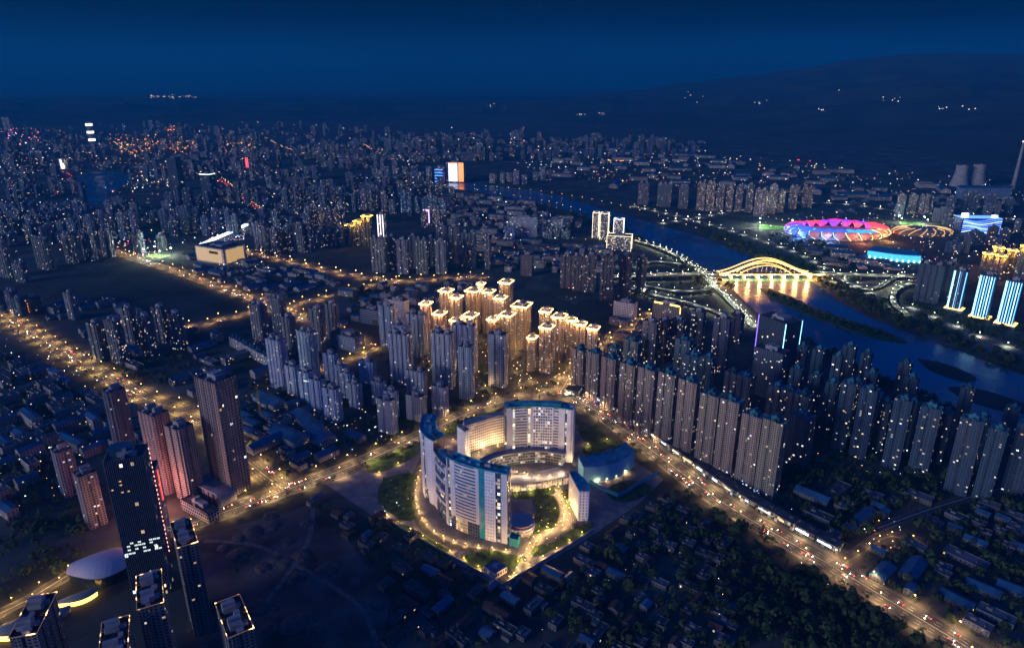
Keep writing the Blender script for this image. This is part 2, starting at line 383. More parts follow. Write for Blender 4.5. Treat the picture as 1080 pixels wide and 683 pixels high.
def near_road(p, extra=0.0):
    for P, hw in ROADS:
        for a, b in zip(P, P[1:]):
            d = b - a; L2 = d.x * d.x + d.y * d.y
            if L2 < 1e-6: continue
            t = max(0, min(1, ((p[0] - a.x) * d.x + (p[1] - a.y) * d.y) / L2))
            if math.hypot(p[0] - a.x - d.x * t, p[1] - a.y - d.y * t) < hw + extra: return True
    return False
AV_RIGHT = road([(592, 412), (640, 440), (700, 484), (760, 528), (820, 564), (870, 592), (940, 634), (1030, 688), (1080, 720)], 26, z=0.10, lanes=6)
AV_FRONT = road([(170, 562), (230, 542), (300, 517), (370, 492), (430, 466), (500, 433), (560, 417), (592, 412)], 24, z=0.14, lanes=6)
AV_LEFT = road([(-60, 300), (0, 331), (60, 367), (110, 395), (155, 421), (190, 432), (228, 456), (262, 487), (300, 517)], 26, z=0.12, lanes=6)
AV_LEFT2 = road([(190, 432), (230, 424), (262, 416)], 18, z=0.18, lanes=4)
AV_DIAG = road([(112, 262), (140, 272), (185, 286), (240, 306), (300, 326), (340, 344), (378, 360), (395, 366)], 24, z=0.11, lanes=6)
AV_CROSS = road([(198, 346), (250, 333), (300, 324), (345, 313), (400, 300), (460, 294), (520, 292)], 20, z=0.15, lanes=4)
AV_MALL = road([(232, 258), (262, 266), (310, 277), (350, 287), (420, 297)], 22, z=0.17, lanes=4)
AV_INNER = road([(395, 366), (380, 376), (355, 383), (330, 392)], 14, z=0.13, lanes=2)
AV_NORTH = road([(592, 412), (600, 398), (612, 380), (640, 360), (690, 330)], 16, z=0.16, lanes=4)
AV_BANK = road([(1080, 374), (1030, 356), (1002, 343), (947, 321), (913, 308), (875, 288), (838, 267), (780, 247), (720, 230), (660, 216)], 20, z=0.10, lanes=4, pave=3)
AV_SOUTH = road([(640, 254), (700, 268), (735, 285), (770, 312), (800, 340)], 20, z=0.12, lanes=4, pave=3)
AV_STAD = road([(700, 236), (760, 226), (815, 216), (860, 214), (905, 217), (960, 224), (1080, 232)], 22, z=0.13, lanes=4)
AV_EAST = road([(878, 302), (920, 296), (965, 291), (1020, 288), (1080, 284)], 20, z=0.14, lanes=4)
AV_LANE = road([(875, 597), (905, 580), (935, 562), (975, 570)], 8, z=0.13, lanes=1, pave=1.5)
AV_LANE2 = road([(925, 557), (980, 537), (1030, 522), (1080, 508)], 9, z=0.14, lanes=2, pave=1.5)
AV_CORNER = road([(-30, 660), (30, 632), (72, 606), (118, 588), (170, 562)], 12, z=0.16, lanes=2, pave=2)
AV_FARR = road([(232, 190), (248, 203), (262, 215), (280, 226)], 24, z=0.12, lanes=4)
AV_CURVE = road([(20, 182), (50, 180), (68, 182), (75, 188), (62, 195), (55, 199), (60, 206)], 20, z=0.12, lanes=4)
# raised ramps of the interchange, each a deck with parapets on piers
RAMPS = []
def ramp(px, w, z, label, zs=None):
    n = len(px); zs = zs or [z] * n
    P = spline([at(p[0], p[1], zz) for p, zz in zip(px, zs)], 14)
    r = empty('flyover_ramp', (P[0].x, P[0].y, 0), 0, label, 'flyover'); L = Vector((P[0].x, P[0].y, 0))
    Q = [p - L for p in P]
    b = MB(); b.strip(Q, -w / 2, w / 2, 0.0); b.strip(Q, w / 2, -w / 2, -1.6)
    for s in (-1, 1):
        A = offset(Q, s * w / 2)
        for p, q in zip(A, A[1:]): b.face([(p.x, p.y, p.z - 1.6), (q.x, q.y, q.z - 1.6), (q.x, q.y, q.z), (p.x, p.y, p.z)][::s])
    b.build('deck', M_ASPH, r)
    for s in (-1, 1):
        b = MB(); A = offset(Q, s * (w / 2 - 0.25))
        for p, q in zip(A, A[1:]):
            nn = Vector(((q - p).y, -(q - p).x, 0)).normalized() * 0.22
            for k in (-1, 1): b.face([p + nn * k, q + nn * k, q + nn * k + Vector((0, 0, 1.1)), p + nn * k + Vector((0, 0, 1.1))])
            b.face([p - nn + Vector((0, 0, 1.1)), p + nn + Vector((0, 0, 1.1)), q + nn + Vector((0, 0, 1.1)), q - nn + Vector((0, 0, 1.1))])
        b.build('parapet', M_CONC, r)
    for p, d in walk(Q, 40, 18):
        if p.z > 4: b = MB(); b.tube([(p.x, p.y, 0), (p.x, p.y, p.z - 1.55)], 1.1, 8); b.build('pier', M_CONC, r)
    ROADS.append((P, w / 2)); RAMPS.append((P, w)); return P
RA = ramp([(640, 247), (670, 254), (700, 263), (730, 280), (752, 300), (775, 322), (795, 345)], 15, 7, 'long curving flyover lit white along the river side of the interchange', [1, 4, 7, 7, 7, 4, 1])
RB = ramp([(640, 292), (662, 291), (690, 290), (722, 289), (748, 288), (757, 288)], 24, 11, 'straight flyover approach leading onto the lit arch bridge from the west', [3, 7, 11, 12, 13, 13])
RC_ = ramp([(668, 300), (690, 303), (715, 307), (740, 306), (752, 300), (750, 292), (735, 284), (715, 278), (690, 276), (672, 280)], 10, 6, 'loop ramp curving round the green centre of the interchange', [2, 4, 6, 7, 7, 7, 6, 5, 4, 2])
RD = ramp([(662, 303), (690, 311), (720, 318), (750, 327), (775, 338)], 10, 5, 'white-lit lower ramp nearest the dark apartment towers in the interchange', [2, 5, 6, 5, 1.5])
RE = ramp([(866, 288), (885, 289), (910, 290), (940, 291), (966, 292)], 22, 11, 'straight flyover approach leading off the arch bridge to the east', [13, 12, 11, 8, 3])
RF = ramp([(868, 294), (890, 301), (910, 305), (925, 303), (938, 296), (953, 290), (966, 290)], 10, 6, 'curved ramp on the east bank beside the dark residential blocks', [7, 6, 6, 6, 6, 4, 2])
RG = ramp([(966, 298), (950, 302), (942, 310), (944, 322), (955, 330)], 12, 5, 'short curving ramp dropping to the east bank road below the dark blocks', [5, 6, 6, 5, 2])
# ------------------------------------------------------------------ towers
OCC = []                                                   # (x, y, radius) already built on
def free(p, r): return all((p[0] - x) ** 2 + (p[1] - y) ** 2 > (r + q) ** 2 for x, y, q in OCC)
def plan_slab(w, d, units):
    f = []; uw = w / units; h = d / 2
    for k in range(units):
        x = -w / 2 + k * uw
        f += [(x, -h), (x + .36 * uw, -h), (x + .36 * uw, -h + 2.4), (x + .52 * uw, -h + 2.4), (x + .52 * uw, -h), (x + .88 * uw, -h)]
        if k < units - 1: f += [(x + .88 * uw, -h + 4.2), (x + uw, -h + 4.2)]
        else: f += [(x + .88 * uw, -h + 1.5), (x + uw, -h + 1.5)]
    f += [(w / 2, -1.2), (w / 2 - 1.6, -1.2), (w / 2 - 1.6, 1.6), (w / 2, 1.6)]
    for k in range(units):
        x = w / 2 - k * uw
        f += [(x, h), (x - .4 * uw, h), (x - .4 * uw, h - 3), (x - .6 * uw, h - 3), (x - .6 * uw, h), (x - .94 * uw, h)]
        f += [(x - .94 * uw, h - 2.4), (x - uw, h - 2.4)]
    f += [(-w / 2, 1.6), (-w / 2 + 1.6, 1.6), (-w / 2 + 1.6, -1.2), (-w / 2, -1.2)]
    return f
def plan_point(w, d):
    a, b = w / 2, d / 2; c = w * .2; e = d * .2
    return [(-a + c, -b), (-c * .35, -b), (-c * .35, -b + 2.4), (c * .35, -b + 2.4), (c * .35, -b), (a - c, -b), (a - c, -b + e * .6), (a, -b + e * .6), (a, -1.4), (a - 2, -1.4), (a - 2, 1.4), (a, 1.4), (a, b - e), (a - c, b - e), (a - c, b),
            (c * .4, b), (c * .4, b - 2.6), (-c * .4, b - 2.6), (-c * .4, b), (-a + c, b), (-a + c, b - e), (-a, b - e), (-a, 1.4), (-a + 2, 1.4), (-a + 2, -1.4), (-a, -1.4), (-a, -b + e * .6), (-a + c, -b + e * .6)]
WASH = bpy.data.lights.new('facade_wash', 'POINT'); WASH.energy = 8500; WASH.color = (1, .5, .17); WASH.shadow_soft_size = .6
WASHG = bpy.data.lights.new('gold_wash', 'POINT'); WASHG.energy = 11000; WASHG.color = (1, .48, .05); WASHG.shadow_soft_size = .6
MESH = {}
def cached(key, fn):
    if key not in MESH: MESH[key] = fn()
    return MESH[key]
def tower(p, h, w, d, rot, kind, color, lit, label, group, crown=None, roof=None, name='residential_tower', cat='apartment tower', mat=None, occ=True, detail=True):
    w = round(w / 2) * 2; d = round(d / 2) * 2; h = max(9, round(h / 3) * 3); roof = roof or M_ROOF
    units = max(1, round(w / 19)) if kind == 'slab' else 1
    plan = {'slab': lambda: plan_slab(w, d, units), 'point': lambda: plan_point(w, d), 'box': lambda: rect(w, d)}[kind]()
    mat = mat or M_RES
    r = empty(name, (p[0], p[1], 0), R(rot), label, cat, group)
    if occ: OCC.append((p[0], p[1], max(w, d) * .5))
    key = (kind, w, d, h, mat.name)
    def walls():
        b = MB(); b.prism(plan, 0, h + 1.2, 0, cell=3.3 if mat in (M_RES, M_RES2) else 3.6, floor=3.0 if mat in (M_RES, M_RES2) else 3.8, top=False)
        return b.mesh('facade', mat)
    put('facade', cached(key, walls), r, (*color, lit))
    def deck():
        b = MB(); b.prism(plan, h - .3, h)                       # deck below the parapet
        P = [Vector((q[0], q[1], 0)) for q in ccw(plan)]; I = offset(P, -.45, True)
        for i in range(len(P)):
            j = (i + 1) % len(P); a, c, e, f = P[i], P[j], I[j], I[i]
            b.face([(a.x, a.y, h + 1.2), (c.x, c.y, h + 1.2), (e.x, e.y, h + 1.2), (f.x, f.y, h + 1.2)]); b.face([(f.x, f.y, h), (f.x, f.y, h + 1.2), (e.x, e.y, h + 1.2), (e.x, e.y, h)])
        return b.mesh('roof', roof)
    rf = put('roof', cached(('roof', kind, w, d, h, roof.name), deck), r, (*color, 0))
    if detail:
        for k in range(units):
            def house():
                b = MB(); rr = random.Random(w * 31 + h + k); x = -w / 2 + w * (k + .5) / units; e = d * .33; g = w / units * .21
                b.box(x, d * .08, h, h + 4.2 + rr.random() * 2, g * 2, d * .5); b.box(x + rr.uniform(-.5, .5) * g, d * .08, h, h + 7.6, 3.6, d * .5 + .3); b.box(x + rr.uniform(-1, 1) * g * .5, -d * .24, h, h + 2.6, 3.4, d * .3)
                return b.mesh('roof_house', M_CONC if roof in (M_ROOF, M_DROOF) else roof)
            put('roof_house', cached(('house', kind, w, d, h, roof.name, k), house), rf)
    if crown:
        def ring():
            b = MB(); q = .35 if crown is G_CROWN2 else .8; O = rect(w + 2 * q, d + 2 * q); I = rect(w, d); z0, z1 = (h + 1.2, h + 1.75) if crown is G_CROWN2 else (h + .1, h + 2.4)
            for i in range(4):
                j = (i + 1) % 4; o1, o2, i1, i2 = O[i], O[j], I[i], I[j]
                b.face([(*o1, z0), (*o2, z0), (*o2, z1), (*o1, z1)]); b.face([(*o1, z1), (*o2, z1), (*i2, z1), (*i1, z1)]); b.face([(*i1, z0), (*i2, z0), (*o2, z0), (*o1, z0)]); b.face([(*i2, z0), (*i1, z0), (*i1, z1), (*i2, z1)])
            return b.mesh('crown_lights', crown)
        put('crown_lights', cached(('crown', kind, w, d, h, crown.name), ring), rf)
        if crown is G_CROWN:
            for x in (-w * .3, w * .3):
                for y in (-1, 1): o = bpy.data.objects.new('facade_wash', WASH); col.objects.link(o); o.parent = r; o.location = (x, y * (d / 2 + 3.2), h - 1)
            o = bpy.data.objects.new('facade_wash', WASH); col.objects.link(o); o.parent = r; o.location = (-w / 2 - 3.2, 0, h - 1)
        if crown is G_GOLD:
            for x, y in ((-.3, -1), (.3, -1), (-.3, 1)): o = bpy.data.objects.new('facade_wash', WASHG); col.objects.link(o); o.parent = r; o.location = (x * w, y * (d / 2 + 4), h - 6)
        if crown is G_CROWN2: return r
        def cornice():
            b = MB(); O = rect(w + .6, d + .6); I = rect(w - 2, d - 2)
            for i in range(4):
                j = (i + 1) % 4; o1, o2, i1, i2 = O[i], O[j], I[i], I[j]
                for (p, q, z0, z1) in ((o1, o2, 3.2, 4.0), (i2, i1, 3.2, 4.0)): b.face([(*p, h + z0), (*q, h + z0), (*q, h + z1), (*p, h + z1)])
                b.face([(*o1, h + 4), (*o2, h + 4), (*i2, h + 4), (*i1, h + 4)]); b.face([(*i1, h + 3.2), (*i2, h + 3.2), (*o2, h + 3.2), (*o1, h + 3.2)])
                b.box(O[i][0] * .97, O[i][1] * .97, h, h + 3.2, .9, .9)
            return b.mesh('roof_cornice', M_CONC)
        put('roof_cornice', cached(('cornice', w, d, h), cornice), r)
    return r
def estate(phrase, group, items, rot, kind='point', depth=16, color=(.3, .29, .28), lit=.1, crown=None, roof=None, adj='', h=None, wf=.88, mat=None, name='residential_tower', cat='apartment tower'):
    """items (pixel of the foot's middle x, foot y, top y, width px) become towers, labelled by their order in the row"""
    items = sorted(items, key=lambda q: q[0]); n = len(items); out = []
    for i, it in enumerate(items):
        px, by, ty, wp = it[:4]; p = at(px, by); slant = math.hypot(p.y, CAM_H); w = max(9, wp * slant / FOC * wf)
        if kind == 'point': d = w * .92; wd = w * .86
        else: d = depth; wd = w
        p = p + Vector((p.x, p.y, 0)).normalized() * d * .5
        hh = h or height(p, ty); c = [k * (0.92 + 0.16 * random.random()) for k in color]
        o = ordinal(i, n)
        out.append(tower(p, hh, wd, d, rot + (random.uniform(-3, 3) if n > 3 else 0), kind, c, lit * random.uniform(.7, 1.3), f'{adj}, {o} {phrase}' if o else f'{adj} {phrase}', group, crown, roof, mat=mat, name=name, cat=cat))
    return out
CREAM = (.34, .265, .20); GREY = (.30, .30, .31); BEIGE = (.36, .31, .27); WHT = (.42, .49, .60); DARK = (.12, .13, .16); BROWN = (.24, .18, .155); BLU = (.12, .17, .24)
# gold-crowned estate behind the hospital
gold = 'towers of the gold-crowned estate'
estate('among four in the estate front row', gold, [(561, 392, 355, 12), (576, 394, 344, 17), (611, 386, 341, 14), (624, 391, 346, 14)], -22, 'point', color=CREAM, lit=.16, crown=G_CROWN, adj='tan gold-crowned tower')
estate('in the gold-crowned estate second row', gold, [(482, 383, 338, 13), (497, 378, 332, 17), (520.5, 382, 336, 13), (535, 381, 331, 17), (589, 381, 334, 17), (601, 381, 338, 13)], -22, 'point', color=CREAM, lit=.14, crown=G_CROWN, adj='gold-crowned tower')
estate('in the gold-crowned estate third row', gold, [(451, 361, 320, 13), (465, 366, 331, 15), (528, 360, 314, 15), (550, 370, 321, 23), (575, 372, 327, 15)], -22, 'point', color=CREAM, lit=.12, crown=G_CROWN, adj='tall gold-crowned tower')
estate('in the gold-crowned estate back row', gold, [(472, 351, 307, 15), (482.5, 357, 313, 14), (500, 351, 306, 17), (516, 352, 308, 14), (508, 342, 300, 9), (534, 342, 297, 16)], -22, 'point', color=CREAM, lit=.1, crown=G_CROWN, adj='farther gold-crowned tower')
# grey estate left of it
g2 = 'grey towers left of the gold-crowned estate'
estate('in the unlit-roofed estate front row behind the hospital', g2, [(424.6, 405, 351, 25), (468.6, 409, 350, 25), (493, 421, 365, 15), (525.6, 408, 352, 20)], -22, 'slab', 15, color=(.40, .42, .46), lit=.05, adj='pale grey tower')
estate('in the rear row of the grey estate', g2, [(410.5, 366, 321, 18), (441.5, 377, 331, 22), (426, 388, 342, 21), (491, 392, 342, 28)], -22, 'slab', 15, color=(.32, .36, .43), lit=.05, adj='blue-grey slab tower')
# white mid-rise slabs
g3 = 'white slab blocks left of the hospital'
estate('at the head of the white slab estate', g3, [(297, 410, 357, 22), (328, 396, 349, 21)], -30, 'slab', 15, color=WHT, lit=.10, adj='tall pale blue-white tower')
estate('of the stepped white slabs beside the blue-roofed shed', g3, [(312, 418, 385, 15), (326, 425, 392, 16), (338, 434, 400, 15), (353, 444, 408, 19)], -30, 'slab', 14, color=WHT, lit=.09, adj='white slab block')
estate('of the second diagonal row of white slabs', g3, [(351, 402, 373, 17), (361, 411, 384, 12), (368, 420, 393, 14), (376, 430, 403, 14), (389, 405, 380, 19)], -28, 'slab', 13, color=WHT, lit=.08, adj='white mid-rise slab')
estate('of the short white slabs nearest the front avenue', g3, [(401, 428, 401, 15), (414, 441, 411, 15), (410, 457, 420, 22), (440, 420, 390, 24), (440, 444, 416, 22), (465, 438, 407, 18)], -27, 'slab', 13, color=(.46, .49, .56), lit=.07, adj='white mid-rise block')
# left centre
g4 = 'grey towers in the left middle ground'
estate('of the three beside the long row houses', g4, [(277, 367, 321, 21), (297, 352, 314, 18), (308, 373, 334, 15)], -38, 'slab', 16, color=(0.203, 0.195, 0.203), lit=.07, adj='grey tower')
estate('of the pair beside the columned office block', g4, [(338, 371, 326, 15), (353, 359, 320, 13)], -35, 'slab', 17, color=(0.188, 0.188, 0.203), lit=.08, adj='grey-brown tower')
g5 = 'dark towers beside the left avenue'
estate('of the dark estate between field and left avenue', g5, [(108, 380, 341, 18), (128, 383, 338, 20), (142, 364, 325, 15), (160, 376, 333, 17), (174, 361, 323, 17), (191, 369, 330, 15)], -28, 'slab', 16, color=(0.161, 0.154, 0.168), lit=.12, adj='dark apartment block')
estate('standing alone in the dark field edge', g5, [(79, 337, 309, 13)], -30, 'slab', 14, color=(.24, .24, .26), lit=.05, adj='slim grey tower')
g6 = 'towers along the top of the dark field'
estate('along the top edge of the dark field', g6, [(9, 293, 256, 18), (25, 298, 277, 16), (50, 284, 252, 26), (77, 278, 247, 14), (97, 275, 246, 16), (116, 271, 243, 14), (148, 267, 245, 13), (172, 264, 248, 9)], -25, 'slab', 16, color=(0.156, 0.162, 0.180), lit=.08, adj='blue-grey tower')
# bottom left
g7 = 'towers around the dark glass office'
estate('of the pink-lit pair behind the dark glass office', g7, [(178, 519, 433, 28), (203, 528, 449, 26)], -32, 'slab', 20, color=(.38, .27, .25), lit=.01, adj='rosy beige tower')
estate('between avenue and pink-lit pair', g7, [(138, 497, 411, 22)], -35, 'point', color=(.13, .14, .19), lit=.02, adj='dark blue tower')
estate('of the old pair left of the dark glass office', g7, [(77, 523, 474, 17), (103, 556, 497, 18)], -40, 'slab', 18, color=(.28, .25, .28), lit=.03, adj='dim mauve block')
# bare golden roofs in the lower left corner, given by roof corners at 96 m
def corner(px, py, w, d, rot, label, col_=(.2, .18, .17), h=96, lit=.03):
    p = at(px, py, h); r = tower((p.x, p.y), h, w, d, rot, 'slab', col_, lit, label, 'towers with string-lit roofs in the lower left corner', G_CROWN2, M_DROOF)
    for k in range(5): b = MB(); rr = random.Random(px + k); b.box(-w * .4 + w * .2 * k, rr.uniform(-.25, .25) * d, h, h + rr.uniform(2, 5), rr.uniform(3, 6), rr.uniform(3, 5)); b.build('roof_unit', M_CONC, r)
corner(194, 562, 42, 15, 123, 'string-lit tower beside the bare dark plot, nearest the pink-lit pair')
corner(158, 622, 42, 18, 118, 'string-lit tower directly in front of the dark glass office')
corner(247, 650, 42, 18, 124, 'string-lit tower standing alone over the bare dark plot', h=90)
corner(121, 672, 38, 18, 116, 'lowest string-lit tower below the white shell roof', h=90)
corner(36, 650, 44, 18, 106, 'string-lit tower in the corner left of the curved pavilions', h=92)
# centre back
g8 = 'grey towers behind the cross road'
estate('of the front row behind the lamp-lit cross road', g8, [(401, 287, 251, 17), (426, 289, 252, 13), (446, 289, 252, 14), (466, 289, 253, 13), (515, 284, 252, 6)], -10, 'slab', 15, color=(0.247, 0.240, 0.232), lit=.07, adj='grey tower')
estate('of the second row behind the lamp-lit cross road', g8, [(415, 284, 249, 9), (437, 283, 249, 10), (455, 281, 250, 9), (467, 277, 238, 12), (480, 278, 238, 12), (495, 283, 245, 17)], -10, 'slab', 15, color=(0.154, 0.161, 0.182), lit=.06, adj='darker grey tower')
estate('with a red sign glow behind the estate', g8, [(556, 291, 268, 14)], -15, 'box', 20, color=(.22, .16, .15), lit=.03, adj='squat brown tower', mat=M_GRID)
estate('of the six between gold-crowned estate and interchange', 'dark towers before the interchange', [(597, 304, 268, 14), (610, 307, 270, 15), (622, 308, 268, 13), (639, 317, 269, 16), (658, 313, 270, 14), (675, 310, 271, 12)], -8, 'slab', 16, color=(0.138, 0.126, 0.138), lit=.08, adj='dark purple tower')
# right: the avenue front row and the rows behind
g9 = 'front row towers along the shop-lined avenue'
AVF = dict(color=(.33, .245, .19), roof=M_TTEAL, adj='tan teal-roofed tower')
estate('of the front row along the shop-lined avenue', g9, [(611, 412, 368, 15), (626, 422, 371, 15), (642, 433, 376, 17), (661, 448, 384, 18), (680, 459, 388, 19), (700, 470, 394, 19), (721, 482, 400, 20), (743, 494, 416, 20), (763, 504, 421, 20), (786, 514, 436, 20), (807, 524, 443, 20)], -47, 'slab', 17, lit=.09, wf=.98, **AVF)
g10 = 'second row towers behind the avenue front row'
estate('of the second row behind the avenue towers', g10, [(775, 446, 393, 30), (826, 466, 412, 44), (838, 496, 438, 22)], -47, 'slab', 18, color=(0.140, 0.130, 0.133), lit=.07, roof=M_TTEAL, adj='grey teal-roofed block', wf=.95)
g11 = 'dark towers between the avenue row and the interchange'
estate('in the dark cluster below the interchange ramps', g11, [(684, 388, 339, 18), (698, 381, 337, 13), (713, 380, 336, 15), (733, 374, 328, 15), (757, 392, 334, 18), (775, 362, 331, 12)], -40, 'slab', 17, color=(.12, .11, .14), lit=.10, adj='dark violet tower')
estate('of the teal-lit blocks behind the avenue row', g11, [(647, 388, 366, 14), (666, 391, 359, 19), (717, 415, 358, 18), (728, 424, 374, 20), (742, 428, 377, 14), (727, 398, 365, 14)], -42, 'slab', 17, color=(.10, .15, .18), lit=.12, roof=M_TTEAL, adj='blue-green block')
# riverside estate on the right, weak light painted into its dark blue walls
g12 = 'blue-dark towers of the riverside estate'
B = dict(color=(.045, .08, .12), roof=M_TTEAL, kind='slab', depth=14, wf=.70)
estate('of the riverside estate front row', g12, [(884, 476, 404, 20), (904, 484, 410, 22), (939, 494, 421, 24), (967, 501, 430, 26), (1007, 521, 442, 30), (1034, 528, 452, 22), (1066, 522, 446, 26)], -42, lit=.07, adj='tall blue-dark tower', **B)
estate('of the riverside estate second row', g12, [(833, 441, 389, 16), (853, 446, 395, 14), (872, 447, 374, 13), (910, 446, 392, 16), (951, 452, 398, 17), (1008, 464, 409, 17), (920, 462, 420, 14), (1056, 476, 430, 18)], -42, lit=.06, adj='blue-dark tower', **B)
estate('in the riverside estate middle row', g12, [(868, 463, 402, 15), (896, 453, 403, 13), (924, 477, 424, 15), (954, 475, 424, 15), (985, 492, 436, 16), (1024, 494, 440, 16), (1076, 506, 452, 18)], -42, lit=.06, adj='shaded blue-dark tower', **B)
estate('of the riverside estate row nearest the water', g12, [(840, 414, 365, 14), (856, 420, 368, 15), (888, 416, 364, 16), (906, 420, 371, 13), (945, 434, 383, 16)], -42, lit=.06, adj='dim blue tower', **B)
# across the river
g13 = 'pinkish towers across the river'
estate('of the pinkish estate across the river from the bridge', g13, [(738, 222, 193, 9), (748, 223, 193, 9), (758, 223, 194, 9), (768, 223, 195, 8), (778, 223, 196, 8), (789, 224, 194, 8), (800, 228, 199, 12), (813, 226, 195, 9), (822, 224, 201, 8), (835, 221, 196, 9), (850, 219, 197, 12)], -25, 'slab', 15, color=(0.136, 0.112, 0.128), lit=.3, adj='pinkish tower')
estate('of the paler blocks on the far river bank', g13, [(678, 216, 193, 12), (700, 218, 194, 16), (720, 220, 196, 11)], -20, 'slab', 15, color=(0.150, 0.150, 0.162), lit=.06, adj='bare grey tower')
estate('of the window-lit blocks behind the stadium', g13, [(948, 226, 205, 9), (960, 226, 205, 9), (972, 226, 206, 10), (978, 224, 207, 8)], -10, 'slab', 16, color=(0.156, 0.162, 0.180), lit=.25, adj='white block')
estate('of the dark blocks above the blue-lit arena', g13, [(1000, 228, 208, 9), (1022, 224, 203, 14), (1042, 224, 206, 12), (1060, 226, 210, 12)], -10, 'slab', 16, color=(.12, .15, .22), lit=.06, adj='dim blue block')
estate('of the dark blocks left of the three blue-lit towers', 'dark blocks beside the blue-lit towers', [(969, 318, 278, 14), (982, 320, 280, 13), (993, 316, 279, 11), (1000, 306, 276, 10)], -30, 'slab', 18, color=(.08, .09, .12), lit=.03, adj='unlit dark tower')
estate('of the gold-lit blocks behind the blue-lit towers', 'gold-lit blocks at the right edge', [(1036, 294, 268, 10), (1050, 295, 270, 11), (1062, 290, 264, 10), (1074, 300, 260, 14), (1084, 292, 256, 14), (1048, 284, 261, 12)], -30, 'slab', 16, color=(.2, .17, .14), lit=.2, crown=G_GOLD, adj='dark tower with gold lines')
# fill rows in the middle and far left
FILL = [  # phrase, x0, x1, foot y, n, hmin, hmax, colour, lit, width m
 ('along the road past the lit mall', 268, 330, 266, 7, 74, 86, (.36, .29, .26), .12, 25), ('behind the orange-lit row past the mall', 262, 330, 247, 5, 60, 85, (.2, .2, .23), .08, 24),
 ('of the purple row above the golden block', 322, 366, 238, 6, 70, 84, (.28, .2, .2), .22, 22), ('above the purple row', 300, 366, 219, 7, 60, 84, (.2, .2, .24), .12, 24),
 ('of the teal row below the river bend', 424, 472, 226, 7, 66, 80, (.16, .26, .32), .14, 22), ('of the purple trio in the teal row', 445, 466, 238, 3, 64, 74, (.24, .19, .22), .18, 24),
 ('left of the teal row', 372, 420, 222, 6, 60, 80, (.3, .24, .22), .12, 24), ('before the neon sign building', 410, 480, 206, 8, 55, 75, (.22, .22, .25), .12, 24),
 ('right of the neon sign building', 515, 585, 192, 8, 50, 76, (.24, .25, .28), .14, 26), ('left of the neon sign building', 390, 456, 192, 8, 60, 84, (.24, .22, .24), .16, 26),
 ('behind the bright mall plaza', 170, 258, 247, 8, 62, 92, (.2, .2, .24), .07, 26), ('below the left lake', 60, 150, 252, 8, 70, 95, (.24, .25, .28), .09, 26),
 ('along the lake shore', 40, 150, 236, 9, 60, 90, (.17, .2, .26), .06, 26), ('at the left edge under the lake', 0, 60, 246, 6, 60, 86, (.2, .18, .2), .09, 26),
 ('left of the light trail road', 178, 232, 226, 6, 70, 105, (.13, .14, .2), .04, 30), ('along the light trail road', 240, 275, 214, 4, 60, 90, (.18, .18, .22), .08, 26),
 ('right of the light trail road', 284, 345, 206, 7, 66, 90, (.2, .2, .24), .1, 26), ('far behind the light trail road', 250, 340, 190, 9, 60, 92, (.19, .19, .23), .12, 28),
 ('in the upper middle skyline', 345, 420, 178, 8, 60, 88, (.2, .2, .24), .12, 28), ('of the upper left skyline', 8, 95, 205, 8, 50, 74, (.18, .19, .23), .06, 26),
 ('under the amber-lit hillside blocks', 150, 240, 188, 9, 60, 96, (.15, .16, .22), .06, 30), ('of the faint riverside skyline', 545, 640, 168, 10, 60, 86, (.14, .17, .22), .04, 30),
 ('of the faint skyline above the river bend', 640, 735, 165, 9, 60, 84, (.13, .16, .22), .04, 30), ('left of the riverside lit offices', 536, 600, 250, 7, 24, 44, (.34, .35, .38), .12, 34),
 ('at the left edge of the dark field', 0, 30, 330, 3, 30, 54, (.22, .22, .25), .05, 26), ('along the cross road right of the mall', 336, 372, 260, 4, 62, 76, (.22, .21, .24), .05, 24),
]
for phrase, x0, x1, y, n, h0, h1, c, lit, w in FILL:
    its = []
    for i in range(n):
        px = x0 + (x1 - x0) * (i + .5 + random.uniform(-.25, .25)) / n; its.append((px, y + random.uniform(-2.5, 2.5)))
    for i, (px, py) in enumerate(its):
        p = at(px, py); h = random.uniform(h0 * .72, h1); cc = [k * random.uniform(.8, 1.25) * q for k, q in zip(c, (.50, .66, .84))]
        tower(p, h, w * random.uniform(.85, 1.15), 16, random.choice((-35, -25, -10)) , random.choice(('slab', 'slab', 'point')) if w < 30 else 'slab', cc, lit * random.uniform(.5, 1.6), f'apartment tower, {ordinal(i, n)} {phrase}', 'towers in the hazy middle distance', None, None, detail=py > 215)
print('towers', len(OCC))
# ------------------------------------------------------------------ the hospital
def roofed(parent, path, o0, o1, z, m=M_TEAL, par=1.3):
    b = MB(); b.band(path, o0, o1, z - .3, z); b.band(path, o0, o0 - .5 if o0 > o1 else o0 + .5, z, z + par); b.band(path, o1, o1 + .5 if o0 > o1 else o1 - .5, z, z + par)
    return b.build('roof', m, parent)
M_HGLASS = facade('hospital_glazing', (.04, .97, .04, .97), .2, .7, lit=.10, glass=(.035, .045, .085), wall=(.2, .21, .28))
M_HLIT = facade('lit_glazing', (.06, .95, .08, .92), .35, 1.3, lit=.96, glass=(.03, .045, .07), wall=(.55, .56, .58))
M_HWARM = facade('warm_glazing', (.02, .99, .1, .86), 1.0, .9, lit=.97, glass=(.06, .05, .04), wall=(.5, .42, .36))
M_HSLIT = facade('slit_window_panel', (.34, .62, .25, .75), .3, 1.0, lit=.05, wall=(.74, .76, .82))
M_HPUNCH = facade('punched_window_panel', (.2, .82, .28, .8), .6, .9, lit=.06, wall=(.66, .62, .58))
M_TGLASS = plain('teal_glass', (.04, .36, .46), .25, .2, .3, spec=.6)
